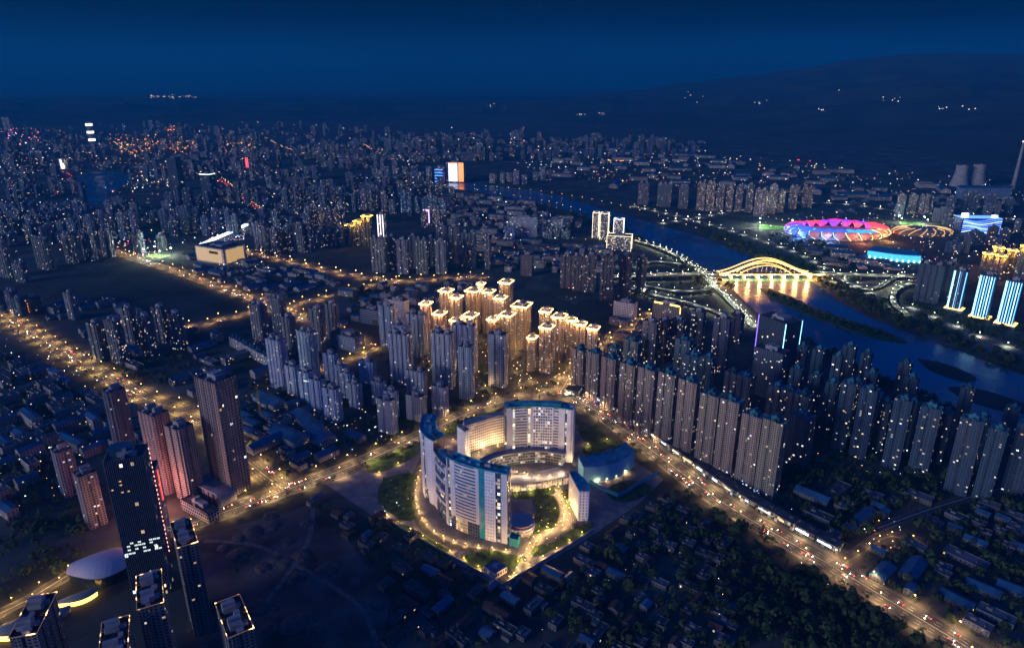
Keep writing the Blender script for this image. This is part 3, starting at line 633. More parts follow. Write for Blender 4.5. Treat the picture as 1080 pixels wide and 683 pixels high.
def wing(label, outer, depth, h, panels, base_h, name='hospital_block', roofm=M_TEAL, floor=4.1, flip=False):
    """a curved slab along outer (its facade side); panels (s0, s1, type) along it"""
    L = plen(outer)
    if flip: outer = outer[::-1]; panels = [(max(0, L - min(L, s1)), L - s0, k) for s0, s1, k in panels if s0 < L]
    P0 = outer[0].copy(); P0.z = 0; path = [p - P0 for p in outer]
    r = empty(name, P0, 0, label, 'hospital block')
    b = MB(); b.band(path, 0, -depth, 0, h, 0, cell=2.2, floor=floor); b.build('glazing', M_HGLASS, r)
    roofed(r, path, .6, -depth - .4, h + .4, roofm)
    nv = random.Random(int(h + L))
    for p, d in walk(path, 11, 6):
        n_ = Vector((d.y, -d.x, 0)); c_ = p - n_ * depth * nv.uniform(.3, .7); b = MB(); b.box(c_.x, c_.y, h + .4, h + nv.uniform(1.6, 3.4), nv.uniform(3, 7), nv.uniform(2, 4), math.atan2(d.y, d.x)); b.build('roof_unit', nv.choice((M_CONC, M_TEAL, M_ROOF)), r)
    nf = int((h - base_h) / floor)
    for s0, s1, kind in panels:
        q = sub(path, max(0, s0), min(L, s1))
        if len(q) < 2: continue
        if kind in ('white', 'slit'):
            b = MB(); b.band(q, .7, .02, base_h if kind == 'white' and s0 > 4 and s1 < L - 4 else 0.2, h, cell=1.9 if kind == 'slit' else None, floor=floor); b.build('pier', M_WHITE if kind == 'white' else M_HSLIT, r)
        elif kind == 'bands':
            for k in range(nf + 1):
                z = base_h + k * floor; b = MB(); b.band(q, .55, .02, z, min(h, z + 2.1), bottom=True); b.build('spandrel_band', M_WHITE, r)
        elif kind == 'frame':
            b = MB(); b.band(q, .6, .02, base_h, h, cell=2.4, floor=floor); b.build('window_panel', M_HROOM, r)
        elif kind == 'stack':
            b = MB(); b.band(q, .3, .02, 0.3, h - 2, cell=max(2, (s1 - s0) / 1.01), floor=floor); b.build('window_stack', M_HLIT, r)
        elif kind == 'stackhalf':
            b = MB(); b.band(q, .3, .02, 0.3, h - 2, cell=max(2, (s1 - s0) / 1.01), floor=floor); b.build('window_stack', M_HHALF, r)
        elif kind == 'teal':
            b = MB(); b.band(q, .4, .02, 0.3, h + 2.0); b.build('glass_stair', M_TGLASS, r)
        elif kind == 'balcony':
            for k in range(4):
                z = base_h + 6 + k * 14; b = MB(); b.band(q, 1.6, .02, z, z + 3.0, bottom=True); b.build('balcony', M_WHITE, r)
        elif kind == 'warm':
            b = MB(); b.band(q, .35, .02, 0.3, base_h - .5, cell=5.5, floor=floor); b.build('lobby_glazing', M_HWARM, r)
    return r, path, P0
M_HROOM = facade('ward_windows', (.15, .85, .3, .85), .25, 1.6, lit=.30, wall=(.64, .66, .74), glass=(.03, .05, .08))
M_HHALF = facade('half_lit_stack', (.08, .94, .14, .88), .3, 1.6, lit=.38, wall=(.1, .13, .2), glass=(.02, .04, .07))
A_OUT = spline([(-5, 615), (-29, 623), (-54, 636), (-71, 649)], 3)
wing('curved white front slab with teal roof facing the dark village', A_OUT, 14, 86, [(0, 6.5, 'white'), (6.5, 13, 'stackhalf'), (13, 25, 'slit'), (25, 32, 'teal'), (32, 36, 'white'), (36, 63, 'bands'), (47, 63, 'warm'), (63, 70, 'white'), (70, 74, 'stackhalf'), (74, 90, 'white')], 17, flip=True)
r, pa, P0 = wing('lower terrace link between the two curved white slabs, floodlit on top', spline([(-71.5, 649.5), (-81, 665), (-89, 684)], 3), 14, 74, [(0, 3, 'white'), (3, 33, 'balcony'), (33, 60, 'white')], 17, 'hospital_link_block', M_CONC, flip=True)
wing('tall curved white end slab left of the terrace with teal roof', spline([(-89.3, 684.8), (-99, 695), (-105, 706), (-108.5, 720), (-109, 735), (-108, 751)], 3), 18, 86, [(0, 5, 'white'), (5, 11, 'slit'), (11, 17, 'white'), (17, 22, 'stackhalf'), (22, 200, 'white')], 17, flip=True)
B_FR = spline([(-7, 787), (14, 791), (34, 791.5), (55, 789), (76, 782)], 3)
hb, bp, B0 = wing('tall white rear slab with lit window columns and teal roof', B_FR, 15, 76, [(0, 6.5, 'white'), (6.5, 11.5, 'stack'), (11.5, 27, 'bands'), (27, 32, 'stack'), (32, 35, 'white'), (35, 61, 'frame'), (61, 68, 'bands'), (68, 76, 'white'), (76, 79, 'stackhalf'), (79, 99, 'white')], 15)
b = MB(); q = sub(bp, plen(bp) - 1.0, plen(bp)); c = q[-1]; b.box(c.x + 3, c.y + 8, 0, 76.4, 3, 15, R(-14)); b.build('end_wall', M_WHITE, hb)
b = MB(); b.band(sub(bp, 18, 70), -4, -11, 76.4, 80); b.build('plant_room', M_TEAL, hb)
# four-storey curved podium below the rear slab and the colonnaded ring before it
def ring(label, path, depth, h, name, m, roofm, cell=3.0, fins=0):
    P0 = path[0].copy(); q = [p - P0 for p in path]; r = empty(name, P0, 0, label, 'hospital wing')
    b = MB(); b.band(q, 0, -depth, 0, h, cell=cell, floor=4); b.build('glazing', m, r); roofed(r, q, .8, -depth - .3, h + .4, roofm, .9)
    if fins:
        b = MB()
        for p, d in walk(q, fins, 1):
            n = Vector((d.y, -d.x, 0)); b.box(p.x + n.x * .9, p.y + n.y * .9, 0, h, .6, 1.6, math.atan2(d.y, d.x))
        b.build('colonnade', M_WHITE, r)
    for z in ([4, 8, 12] if h > 11 else [h - 1.2]):
        b = MB(); b.band(q, .5, .02, z - .6, z + .5, bottom=True); b.build('spandrel_band', M_CONC, r)
    return r
M_PODG = facade('podium_glazing', (.05, .96, .1, .8), .25, 1.0, lit=.38, wall=(.25, .26, .28), glass=(.04, .05, .06))
M_ARC = facade('arcade_glazing', (.02, .99, .02, .75), .75, 1.5, lit=.92, wall=(.5, .45, .4), glass=(.05, .05, .05))
ring('curved grey four-storey podium under the rear slab', spline([(-42, 742), (-32, 757), (-12, 772), (14, 780), (40, 782), (68, 774)], 3), 10, 16, 'curved_podium', M_PODG, M_CONC)
ring('low curved colonnade ring glowing warm in the courtyard', spline([(-40, 716), (-22, 714), (8, 716), (36, 722), (70, 734)], 3), 22, 9, 'colonnade_ring', M_ARC, M_CONC, 3, 3.4)
# low warm wing at the rear left
def block(label, poly, h, m, name='hospital_wing', roofm=M_CONC, cat='hospital wing', cell=3.2, floor=4.0, boxes=()):
    c = sum((Vector((p[0], p[1], 0)) for p in poly), Vector()) / len(poly); q = [(p[0] - c.x, p[1] - c.y) for p in poly]
    r = empty(name, c, 0, label, cat); b = MB(); b.prism(q, 0, h + 1, cell=cell, floor=floor, top=False); put('facade', b.mesh('facade', m), r, (.5, .48, .46, .08))
    b = MB(); b.prism(q, h - .3, h); P = [Vector((p[0], p[1], 0)) for p in ccw(q)]; I = offset(P, -.5, True)
    for i in range(len(P)):
        j = (i + 1) % len(P); b.face([(P[i].x, P[i].y, h + 1), (P[j].x, P[j].y, h + 1), (I[j].x, I[j].y, h + 1), (I[i].x, I[i].y, h + 1)]); b.face([(I[i].x, I[i].y, h), (I[i].x, I[i].y, h + 1), (I[j].x, I[j].y, h + 1), (I[j].x, I[j].y, h)])
    b.build('roof', roofm, r)
    if boxes:
        b = MB()
        for x, y, w, d, z in boxes: b.box(x, y, h, h + z, w, d)
        b.build('roof_plant', M_CONC, r)
    return r
block('low sandy wing with punched windows lit warm beside the rear slab', [(-62, 806), (-48, 815), (-30, 828), (-8, 838), (-13, 850), (-36, 841), (-66, 822)], 40, M_HPUNCH, boxes=[(10, 6, 30, 3, 2.5)])
block('slim sandy stair tower at the end of the low warm wing', [(-73, 806), (-62, 791), (-55, 797), (-67, 812)], 40, M_HSLIT, 'hospital_stair_tower', boxes=[(0, 0, 5, 5, 3)])
block('white curved fin block with teal roof on the courtyard right', [(67, 696), (75, 656), (86, 656), (88.5, 666), (83, 685), (75, 699)], 38, M_HSLIT, 'hospital_fin_block', M_TEAL)
M_BLUEP = facade('blue_panel_wall', (.45, .58, .02, .98), .3, 1.0, lit=.0, wall=(.20, .52, .70), glass=(.06, .28, .42))
he = block('low blue curved hall with ribbed panels by the avenue', [(p.x, p.y) for p in spline([(88, 733), (112, 736), (136, 748), (158, 772)], 4)] + [(p.x, p.y) for p in spline([(150, 795), (128, 775), (108, 764), (84, 757)], 4)], 22, M_BLUEP, 'curved_hall', M_TEAL, 'hall', 2.4, 22)
# round pavilion
r = empty('round_pavilion', (10, 641, 0), 0, 'round drum pavilion with glowing glass bands in the courtyard', 'pavilion'); cir = lambda q, n=40: [(q * math.cos(i * 6.2832 / n), q * math.sin(i * 6.2832 / n)) for i in range(n)]
for k, (z0, z1, m, q, nm) in enumerate([(0, 3.6, M_HWARM, 14.5, 'glazing'), (3.6, 4.8, M_WHITE, 15.4, 'slab_band'), (4.8, 7.6, M_HWARM, 14.5, 'glazing'), (7.6, 9, M_WHITE, 15.4, 'slab_band'), (9, 11.4, plain('terracotta_band', (.5, .16, .09), .7, .2), 13.2, 'drum_wall'), (11.4, 12.2, plain('pale_roof', (.42, .36, .36), .8, .1), 14.2, 'roof')]):
    b = MB(); b.prism(cir(q), z0, z1, cell=2.2, floor=3, bottom=True); b.build(nm, m, r)
# guard house
gh = block('small white gatehouse with blue roof at the corner of the grounds', [(-29, 571), (-17, 559), (-5, 570), (-17, 582)], 6, M_HPUNCH, 'gatehouse', M_BLUE, 'gatehouse', 3, 6, boxes=[(0, 0, 5, 6, 1.6), (4, 4, 3, 3, 1.2)])
block('small teal-clad annex at the foot of the front slab', [(-3, 612), (6, 609), (9, 618), (-1, 622)], 9, plain('teal_cladding', (.04, .3, .38), .5, .2), 'entrance_annex', M_TEAL, 'annex')
for x, y, q in [(-45, 640, 55), (-95, 700, 45), (35, 795, 60), (100, 755, 55), (-45, 825, 40), (10, 641, 18), (-17, 571, 16), (20, 750, 50), (80, 680, 20)]: OCC.append((x, y, q))
# grounds
HOSP = [(-165, 670), (-9, 545), (92, 634), (150, 690), (190, 742), (150, 800), (100, 880), (60, 940), (0, 900), (-95, 850), (-190, 772), (-235, 735)]
sheet('hospital_grounds', HOSP, .05, M_PAVE)
def lawn(px): P = spline([at(*p) for p in px], 6, True); b = MB(); b.prism([(p.x, p.y) for p in P], .06, .3); o = b.build('lawn', M_LAWN); o['kind'] = 'structure'; return [(p.x, p.y) for p in P]
LAWNS = [lawn([(402, 509), (420, 500), (438, 500), (434, 518), (438, 545), (424, 548), (400, 530)]), lawn([(412, 553), (425, 552), (450, 566), (475, 582), (465, 588), (440, 574)]), lawn([(487, 590), (500, 582), (522, 580), (548, 588), (553, 596), (540, 600), (505, 600)]),
         lawn([(560, 577), (585, 571), (600, 560), (625, 550), (620, 560), (590, 577), (563, 587)]), lawn([(553, 560), (566, 540), (562, 527), (580, 522), (590, 536), (587, 552), (575, 562)]), lawn([(592, 520), (601, 518), (600, 540), (592, 530)]), lawn([(542, 516), (575, 515), (590, 514), (583, 521), (545, 526)]),
         lawn([(615, 470), (635, 462), (655, 468), (640, 474), (618, 480)]), lawn([(612, 448), (640, 456), (622, 466), (612, 460)]), lawn([(640, 515), (665, 506), (690, 515), (668, 528), (648, 528)]), lawn([(385, 490), (415, 476), (440, 470), (436, 482), (400, 498)]), lawn([(440, 468), (470, 452), (500, 438), (525, 432), (520, 440), (480, 456), (450, 470)])]
bw = pathpx([(395, 540), (440, 567), (530, 617)]) ; bw2 = pathpx([(530, 617), (580, 588), (626, 559)])
for P, lb in ((bw, 'pale boundary wall along the village side of the hospital grounds'), (bw2, 'pale boundary wall from the gatehouse corner towards the fin block')):
    b = MB(); b.band(P, -.4, .4, 0, 2.4); tag(b.build('boundary_wall', M_CONC), lb, 'wall')
b = MB(); b.band(pathpx([(620, 508), (636, 517), (652, 524), (672, 512), (694, 500)]), -.6, .6, 0, 4.5); tag(b.build('retaining_wall', plain('blue_lit_render', (.05, .34, .5), .7, .2)), 'low blue-lit retaining wall bent round the sunken garden beside the blue hall', 'wall')  # blue light on the wall is put into its colour
gp = pathpx([(545, 600), (556, 585), (566, 568), (575, 560), (590, 556), (598, 545), (595, 530), (586, 515)], 0, 5); b = MB(); b.strip(gp, -2.2, 2.2, .34); struct(b.build('garden_path', M_PAVE))
hr = pathpx([(452, 470), (443, 490), (437, 505), (434, 525), (439, 545), (452, 562), (480, 576), (520, 583), (545, 590), (530, 612)], 0, 5); b = MB(); b.strip(hr, -4, 4, .1); struct(b.build('hospital_drive', M_ASPH)); ROADS.append((hr, 4))
# ------------------------------------------------------------------ bridge
def bridge():
    A = at(757, 288, 13); Bp = at(868, 288, 13); A.z = Bp.z = 0; d = (Bp - A).normalized(); L = (Bp - A).length; n = Vector((d.y, -d.x, 0))
    r = empty('arch_bridge', A, 0, 'long road bridge with twin gold-lit wave arches over the river', 'bridge')
    G = glow('bridge_arch_lights', (1, .43, .07), 6, True); GD = glow('bridge_deck_lights', (1, .5, .13), 6, True)
    b = MB(); b.band([Vector((0, 0, 0)), d * L], -13, 13, 10.8, 13, bottom=True); b.build('deck', M_ASPH, r)
    for s in (-1, 1):
        q = n * 13.4 * s
        b = MB(); b.band([q, q + d * L], -.35, .35, 12.2, 14, bottom=True); b.build('deck_edge', M_CONC, r)
        b = MB(); b.band([q + n * s * .5, q + n * s * .5 + d * L], -.3, .3, 12.4, 13.4, bottom=True); b.build('deck_light_strip', GD, r)
        q = n * 12.0 * s
        def arch(t): return 13 + 35 * (0.5 - 0.5 * math.cos(6.2832 * t)) ** 0.85 * 1.0
        P = [q + d * (L * (.0 + .88 * t / 40)) + Vector((0, 0, arch(t / 40))) for t in range(41)]
        b = MB(); b.tube(P, 1.3, 8); b.build('arch_rib', M_WHITE, r)
        b = MB(); b.tube([p + Vector((0, 0, 2.2)) for p in P], .55, 6); b.build('arch_light_strip', G, r)
        P2 = [q + d * (L * (.19 + .5 * t / 24)) + Vector((0, 0, 13 + 23 * math.sin(math.pi * t / 24) ** .8)) for t in range(25)]
        b = MB(); b.tube(P2, .55, 6); b.build('lower_arch_rib', G, r)
        b = MB()
        for t in range(4, 37, 2): b.tube([P[t], Vector((P[t].x, P[t].y, 13))], .16, 4)
        b.build('hangers', G2, r)
    for k in range(1, 8):
        c = d * (L * k / 8); b = MB(); b.band([c - n * 11, c + n * 11], -1.5, 1.5, -1, 10.8); b.build('pier', M_CONC, r)
    for k in range(9):                                      # lamps under the deck wash the piers and the water
        ld = bpy.data.lights.new('deck_lamp', 'POINT'); ld.energy = 300000; ld.color = (1, .45, .12); ld.shadow_soft_size = 1
        o = bpy.data.objects.new('deck_lamp', ld); col.objects.link(o); o.parent = r; o.location = d * (L * (k + .5) / 9) + n * 17 + Vector((0, 0, 9))
    ROADS.append(([A, Bp], 16))
G2 = glow('hanger_glow', (1, .5, .18), .5)
bridge()
# ------------------------------------------------------------------ stadium quarter
def stadium():
    c = at(882, 247); r = empty('stadium', c, 0, 'oval stadium of overlapping petals lit blue, magenta, red and gold', 'stadium'); a, bb = 146, 100; r.scale = (1, 1, .78)
    b = MB(); rows = []
    for q, z in ((1.0, 0), (1.0, 10), (.9, 12), (.55, 2), (.5, 1)): rows.append([Vector((a * q * math.cos(t * .1309), bb * q * math.sin(t * .1309), z)) for t in range(48)])
    b.grid(rows, close=True); b.build('stand', M_CONC, r)
    b = MB(); b.prism([(a * .5 * math.cos(t * .1309), bb * .5 * math.sin(t * .1309)) for t in range(48)], .5, .9); b.build('pitch', plain('pitch', (.04, .12, .03), .9, .2), r)
    cols = [((1, .10, .08), 200), ((1, .22, .05), 235), ((1, .5, .14), 280), ((.55, .5, .12), 300), ((1, .12, .1), 0)]
    N = 26; GL = glow('petal_edge_gold', (1, .75, .25), 3.2); GLB = glow('petal_edge_cyan', (.3, .75, 1), 3.0)
    mats = {k: glow('petal_' + k, v, s, True) for k, v, s in (('blue', (.02, .10, .9), 1.6), ('violet', (.25, .03, .75), 1.4), ('magenta', (.85, .02, .40), 1.15), ('red', (.95, .05, .06), 1.5), ('orange', (1, .22, .04), 1.3), ('salmon', (.75, .11, .09), .55), ('gold', (.75, .30, .10), .5), ('cyan', (.05, .45, .85), 1.2))}  # petals glow by themselves in place of floodlight falling on them
    for k in range(N):
        t0 = k * 6.2832 / N; tm = t0 + 3.1416 / N; deg = math.degrees(tm) % 360
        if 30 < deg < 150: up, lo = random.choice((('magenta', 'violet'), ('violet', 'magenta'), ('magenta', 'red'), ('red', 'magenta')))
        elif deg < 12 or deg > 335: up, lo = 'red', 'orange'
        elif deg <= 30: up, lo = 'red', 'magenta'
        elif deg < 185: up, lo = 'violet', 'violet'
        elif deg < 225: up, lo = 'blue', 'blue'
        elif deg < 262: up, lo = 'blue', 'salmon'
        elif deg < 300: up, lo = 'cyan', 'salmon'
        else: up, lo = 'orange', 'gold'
        w = 6.2832 / N * random.uniform(.5, .66); jz = random.uniform(-3, 4); jq = random.uniform(-.03, .04)
        def sh(rows_def, m, nm):
            rows = []
            for q, z, ww in rows_def: rows.append([Vector((a * (q + jq) * math.cos(tm + w * ww * s), bb * (q + jq) * math.sin(tm + w * ww * s), z + jz * (z > 12) + 3.5 * (1 - abs(s)))) for s in (-1, -.5, 0, .5, 1)])
            b = MB(); b.grid([x[::-1] for x in rows]); return b.build(nm, m, r, True)
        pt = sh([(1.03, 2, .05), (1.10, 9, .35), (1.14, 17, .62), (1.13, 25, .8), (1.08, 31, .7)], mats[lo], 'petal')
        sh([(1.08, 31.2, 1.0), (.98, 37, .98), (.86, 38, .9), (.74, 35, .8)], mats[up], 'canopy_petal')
        if 175 < deg < 345:
            b = MB(); e = [Vector((a * q * math.cos(tm + w * s), bb * q * math.sin(tm + w * s), z)) for s, q, z in ((-.05, 1.04, 2), (-.38, 1.11, 9), (-.75, 1.15, 20), (-.95, 1.1, 32), (-.9, .9, 39))]; b.tube(e, .9, 5)
            b.build('edge_lights', GLB if deg < 270 else GL, r)
    for x, y, cc in ((-150, -60, (.1, .25, 1)), (-80, -125, (.3, .4, 1)), (20, -135, (1, .3, .15)), (110, -110, (1, .5, .15)), (165, 20, (1, .2, .1)), (-60, 120, (1, .1, .6)), (80, 115, (1, .1, .5))):
        ld = bpy.data.lights.new('added_petal_spill', 'POINT'); ld.energy = 110000; ld.color = cc; ld.shadow_soft_size = 1.5; o = bpy.data.objects.new('added_petal_spill', ld); col.objects.link(o); o.parent = r; o.location = (x, y, 16)  # added lamps imitate coloured spill from the petals
    OCC.append((c.x, c.y, 150))
stadium()
def arena():
    c = at(972, 246); r = empty('ribbed_arena', c, 0, 'low oval arena with gold-lit curved roof ribs right of the stadium', 'arena'); a, bb = 90, 55; GL = glow('rib_gold', (1, .6, .2), 1.9)
    b = MB(); b.grid([[Vector((a * q * math.cos(t * .1963), bb * q * math.sin(t * .1963), z)) for t in range(32)] for q, z in ((1, 0), (1.04, 9), (.9, 16), (.5, 20), (.05, 21))], close=True); b.build('shell', plain('arena_shell', (.3, .22, .16), .5, .1), r, True)
    for k in range(16):
        t = k * 6.2832 / 16; b = MB(); b.tube([Vector((a * q * math.cos(t + s), bb * q * math.sin(t + s), z)) for q, z, s in ((1.04, 1, 0), (1.07, 9, .08), (.93, 17, .18), (.55, 21, .35))], .65, 5); b.build('roof_rib_light', GL, r)
    OCC.append((c.x, c.y, 95))
arena()
def led_slab():
    c = at(1028, 244); r = empty('screen_hall', c, R(-4), 'broad hall clad in blue light waves behind the ribbed arena', 'hall'); w, d, h = 120, 45, 56
    b = MB(); b.prism([(x, y - 8 * math.cos(x / w * 3)) for x, y in rect(w, d)], 0, h - 8); b.build('wall', plain('navy_panel', (.03, .05, .2), .4, .2), r)
    G = glow('wave_light', (.08, .22, 1), 2.6); GW = glow('wave_light_pale', (.45, .6, 1), 2.6)
    for k in range(9):
        P = [Vector((-w / 2 + w * i / 16, -d / 2 - 8.9, 4 + k * 5 + 5 * math.sin(i * .35 + k * .35))) for i in range(17)]; b = MB(); b.tube(P, 1.3, 5); b.build('light_band', GW if k % 3 == 0 else G, r)
    b = MB(); b.box(0, 0, h - 8, h - 7, w + 4, d + 4, bottom=True); b.build('roof', G, r)
    b = MB(); b.box(-48, -10, h - 7, h + 6, 20, 6); b.box(46, -10, h - 7, h, 18, 6); b.build('roof_sign', glow('sign_white', (.8, .9, 1), 3.5), r)
    OCC.append((c.x, c.y, 70))
led_slab()
def cyan_hall():
    a, e = at(914, 272), at(970, 278); P = spline([a, (a + e) / 2 + Vector((0, -14, 0)), e], 10); P0 = P[0].copy(); q = [p - P0 for p in P]
    r = empty('aquatics_hall', P0, 0, 'long low hall with glowing cyan front beside the stadium plaza', 'hall')
    b = MB(); b.band(q, 0, -60, 0, 22); b.build('wall', plain('hall_wall', (.15, .25, .3), .6, .2), r); b = MB(); b.band(q, 3, -62, 22, 24, bottom=True); b.build('roof', M_TEAL, r)
    b = MB(); b.band(q, 1.0, .1, 3, 21, bottom=True); b.build('glowing_front', glow('cyan_front', (.01, .35, .85), 1.9, True), r)
    for p, d in walk(q, 14, 6): b = MB(); b.box(p.x, p.y - 2.2, 2, 8, 3.4, 1.5, bottom=True); b.build('entrance_light', glow('pale_cyan', (.5, .9, 1), 4), r) if 'pale_cyan' not in bpy.data.materials else b.build('entrance_light', bpy.data.materials['pale_cyan'], r)
    OCC.append((P0.x + 90, P0.y + 20, 90))
cyan_hall()
def field(px, py, w, d, label, c, em):
    p = at(px, py); r = empty('sports_field', p, R(-20), label, 'sports field'); b = MB(); b.box(0, 0, .1, .35, w, d); b.build('turf', plain('turf', c, .9, .15), r)
    b = MB()
    for s in (-1, 1): b.box(0, s * d * .46, .36, .40, w * .95, .5); b.box(s * w * .47, 0, .36, .40, .5, d * .9)
    b.build('lines', M_MARK, r)
    for x in (-1, 1):
        for y in (-1, 1):
            m = empty('floodlight_mast', (x * w * .5, y * d * .55, 0)); m.parent = r; b = MB(); b.tube([(0, 0, 0), (0, 0, 22)], .4, 6); b.build('pole', M_METAL, m); b = MB(); b.box(0, 0, 21, 23, 3, .6); b.build('lamp_head', G_COOL, m)
            ld = bpy.data.lights.new('floodlight', 'POINT'); ld.energy = em; ld.color = (.85, 1, .8); ld.shadow_soft_size = .8; o = bpy.data.objects.new('floodlight', ld); col.objects.link(o); o.parent = m; o.location = (-x * 2, -y * 2, 22)
    OCC.append((p.x, p.y, max(w, d) * .5))
field(818, 240, 105, 70, 'floodlit green football field left of the stadium', (.10, .3, .05), 160000)
field(962, 236, 80, 46, 'floodlit pale training field behind the ribbed arena', (.12, .3, .06), 90000)
field(167, 270, 60, 36, 'floodlit sports court at the top of the dark field', (.2, .3, .1), 90000)
# three towers striped with blue light
for i, (bx, by, ty, wp) in enumerate([(1006, 327, 285, 16), (1033, 336, 290, 17), (1060, 343, 296, 18)]):
    p = at(bx, by); s = math.hypot(p.y, CAM_H); h = height(p, ty); w = wp * s / FOC * .8
    r = tower(p, h, w, w * .8, -46, 'point', (.06, .08, .12), .03, ['leftmost', 'middle', 'rightmost'][i] + ' of the three towers striped with blue light beyond the river', 'blue-striped towers', name='striped_tower')
    w = round(w / 2) * 2; d = round(w * .8 / 2) * 2
    for k in range(6):
        for sd, (ww, dd) in enumerate(((w, d), (d, w))):
            b = MB(); x = -ww / 2 + ww * (k + .5) / 6; q = (x, -dd / 2 - .25) if sd == 0 else (-dd / 2 - .25 if False else (-w / 2 - .25), -d / 2 + d * (k + .5) / 6)
            b.box(q[0], q[1], 3, h - 1, 1.5 if sd == 0 else .5, .5 if sd == 0 else 1.5, bottom=True)
            b.build('light_strip', bpy.data.materials.get('strip_blue') or glow('strip_blue', (.10, .42, 1), 2.6) if k % 2 else bpy.data.materials.get('strip_pale') or glow('strip_pale', (.35, .8, 1), 3.2), r)
    b = MB(); b.box(0, 0, 0, 5, w + 10, d + 10); b.build('podium', M_CONC, r); b = MB(); b.box(0, 0, 5.05, 6.2, w + 8, d + 8, bottom=True); b.build('podium_lights', G_GOLD, r)
# ------------------------------------------------------------------ offices and landmarks
def office(px, by, ty, w, d, rot, color, lit, label, mat, name='office_building', extra=None, h=None, cat='office building', z=None):
    p = at(px, by); hh = h or height(p, ty); r = tower(p, hh, w, d, rot, 'box', color, lit, label, None, mat=mat, name=name, cat=cat)
    del_g = r.pop('group', None) if 'group' in r else None
    return r, round(w / 2) * 2, round(d / 2) * 2, max(9, round(hh / 3) * 3)
r, w, d, h = office(245, 514, 398, 38, 26, -33, (.33, .25, .22), .02, 'tall brown tower with a square window grid at the road junction', M_GRID)
b = MB(); b.box(0, -d / 2 - 10, 0, 14, w + 14, 22); b.build('podium', M_CONC, r); b = MB()
for k in range(6): b.box(-w / 2 - 4 + k * (w + 8) / 5, -d / 2 - 21.5, 0, 17, 1.6, 1.6)
b.box(0, -d / 2 - 20, 17, 19, w + 14, 6, bottom=True); b.build('portico', M_CONC, r); b = MB()
for k in range(9): b.box(-w / 2 + w * k / 8, -d / 2 - .3, 0, h + 3, 1.0, .8); 
for k in range(7): b.box(-w / 2 - .3, -d / 2 + d * k / 6, 0, h + 3, .8, 1.0); b.box(w / 2 + .3, -d / 2 + d * k / 6, 0, h + 3, .8, 1.0)
b.build('mullion', plain('brown_stone', (.34, .26, .23), .8, .15), r)
# dark glass tower
cg = at(124, 487, 150); r = tower((cg.x, cg.y + 14), 150, 38, 30, 20, 'box', (.05, .055, .065), .05, 'black glass office tower with bright office floors, lower left', None, mat=M_CURT, name='glass_tower', cat='office tower'); r.pop('group', None); r.scale = (.84, .84, 1)
b = MB()
for k in range(21): b.box(-19 + 38 * k / 20, -15.25, 6, 152, .35, .7)
for k in range(15):
    for s in (-1, 1): b.box(s * 19.25, -15 + 30 * k / 14, 6, 152, .7, .35)
b.build('mullion', plain('mullion_metal', (.30, .32, .36), .4, .1, metal=.4), r)
b = MB(); rr = random.Random(3)
for z in (52, 56, 60, 63): 
    for k in range(10):
        if rr.random() < .6: b.box(-17 + k * 3.8, -15.12, z, z + 1.6, 2.9, .2)
b.build('lit_office_floor', glow('office_light', (.8, .95, .9), 1.0), r)
b = MB()
for z in (118, 121.8, 125.6, 129.4):
    for k in range(6):
        if rr.random() < .4: b.box(-16.5 + k * 3.0, -15.12, z, z + 1.3, 2.0, .2)
b.build('warm_office_floor', glow('office_warm', (1, .62, .25), .8), r)
b = MB(); b.box(-4, 4, 150, 158, 22, 14); b.box(8, -6, 150, 154, 8, 6); b.build('plant_room', M_BLUE, r)
b = MB()
for k in range(24): b.box(19.6, 14.6, 30 + k * 5, 31.6 + k * 5, .6, .6)
b.build('corner_light', glow('corner_red', (1, .35, .25), 4), r)
r, w, d, h = office(168, 572, 494, 24, 22, 20, (.42, .25, .23), .04, 'rosy grid-fronted annex hugging the right side of the black glass tower', M_GRID, 'annex_tower')
ld = bpy.data.lights.new('red_sign_lamp', 'POINT'); ld.energy = 70000; ld.color = (1, .32, .28); ld.shadow_soft_size = 3; o = bpy.data.objects.new('red_sign_lamp', ld); col.objects.link(o); o.parent = r; o.location = (-6, 62, 24)
b = MB(); b.box(w / 2 + .4, -2, h - 40, h - 4, .5, 2.4); b.build('red_sign', glow('red_sign', (1, .08, .06), 2.0), r)
# shell roof and pavilions
def shell(px, py, z, w, d, rot, h, label, m, name='shell_roof_hall', cat='hall', em=None):
    p = at(px, py, 0); r = empty(name, p, R(rot), label, cat); rows = []; rows2 = []
    for i in range(13):
        u = -1 + 2 * i / 12; row = []
        for j in range(13):
            v = -1 + 2 * j / 12; k = 1 + .22 * math.sin(u * 2.2 + .6); row.append(Vector((u * w / 2, v * d / 2 * k * math.sqrt(max(.05, 1 - u * u * .75)) + 3 * u * u, z + h * (1 - .85 * v * v) * (1 - .75 * u * u))))
        rows.append(row)
    b = MB(); b.grid([q[::-1] for q in rows]); b.grid([[p - Vector((0, 0, .5)) for p in q] for q in rows]); b.build('roof_shell', m, r, True)
    edge = [q[0] for q in rows] + [q[-1] for q in rows[::-1]]; b = MB(); P = [(p.x * .93, p.y * .9) for p in edge]; b.prism(P, 0, z + .2); b.build('wall', M_GLASS if not em else em, r)
    OCC.append((p.x, p.y, w * .5)); return r
shell(108, 606, 12, 58, 40, 16, 9, 'smooth white shell roof at the foot of the black glass tower', plain('white_membrane', (.6, .56, .58), .45, .05))
G_WIN = M_HWARM
shell(83, 634, 5, 34, 11, 32, 3, 'long curved pavilion with yellow-lit edge below the white shell', plain('pavilion_roof', (.45, .4, .28), .6, .1), 'curved_pavilion', 'pavilion', G_GOLD)
shell(60, 650, 4, 24, 9, 34, 2.5, 'short curved pavilion left of the long one', M_CONC, 'curved_pavilion', 'pavilion', M_HWARM)
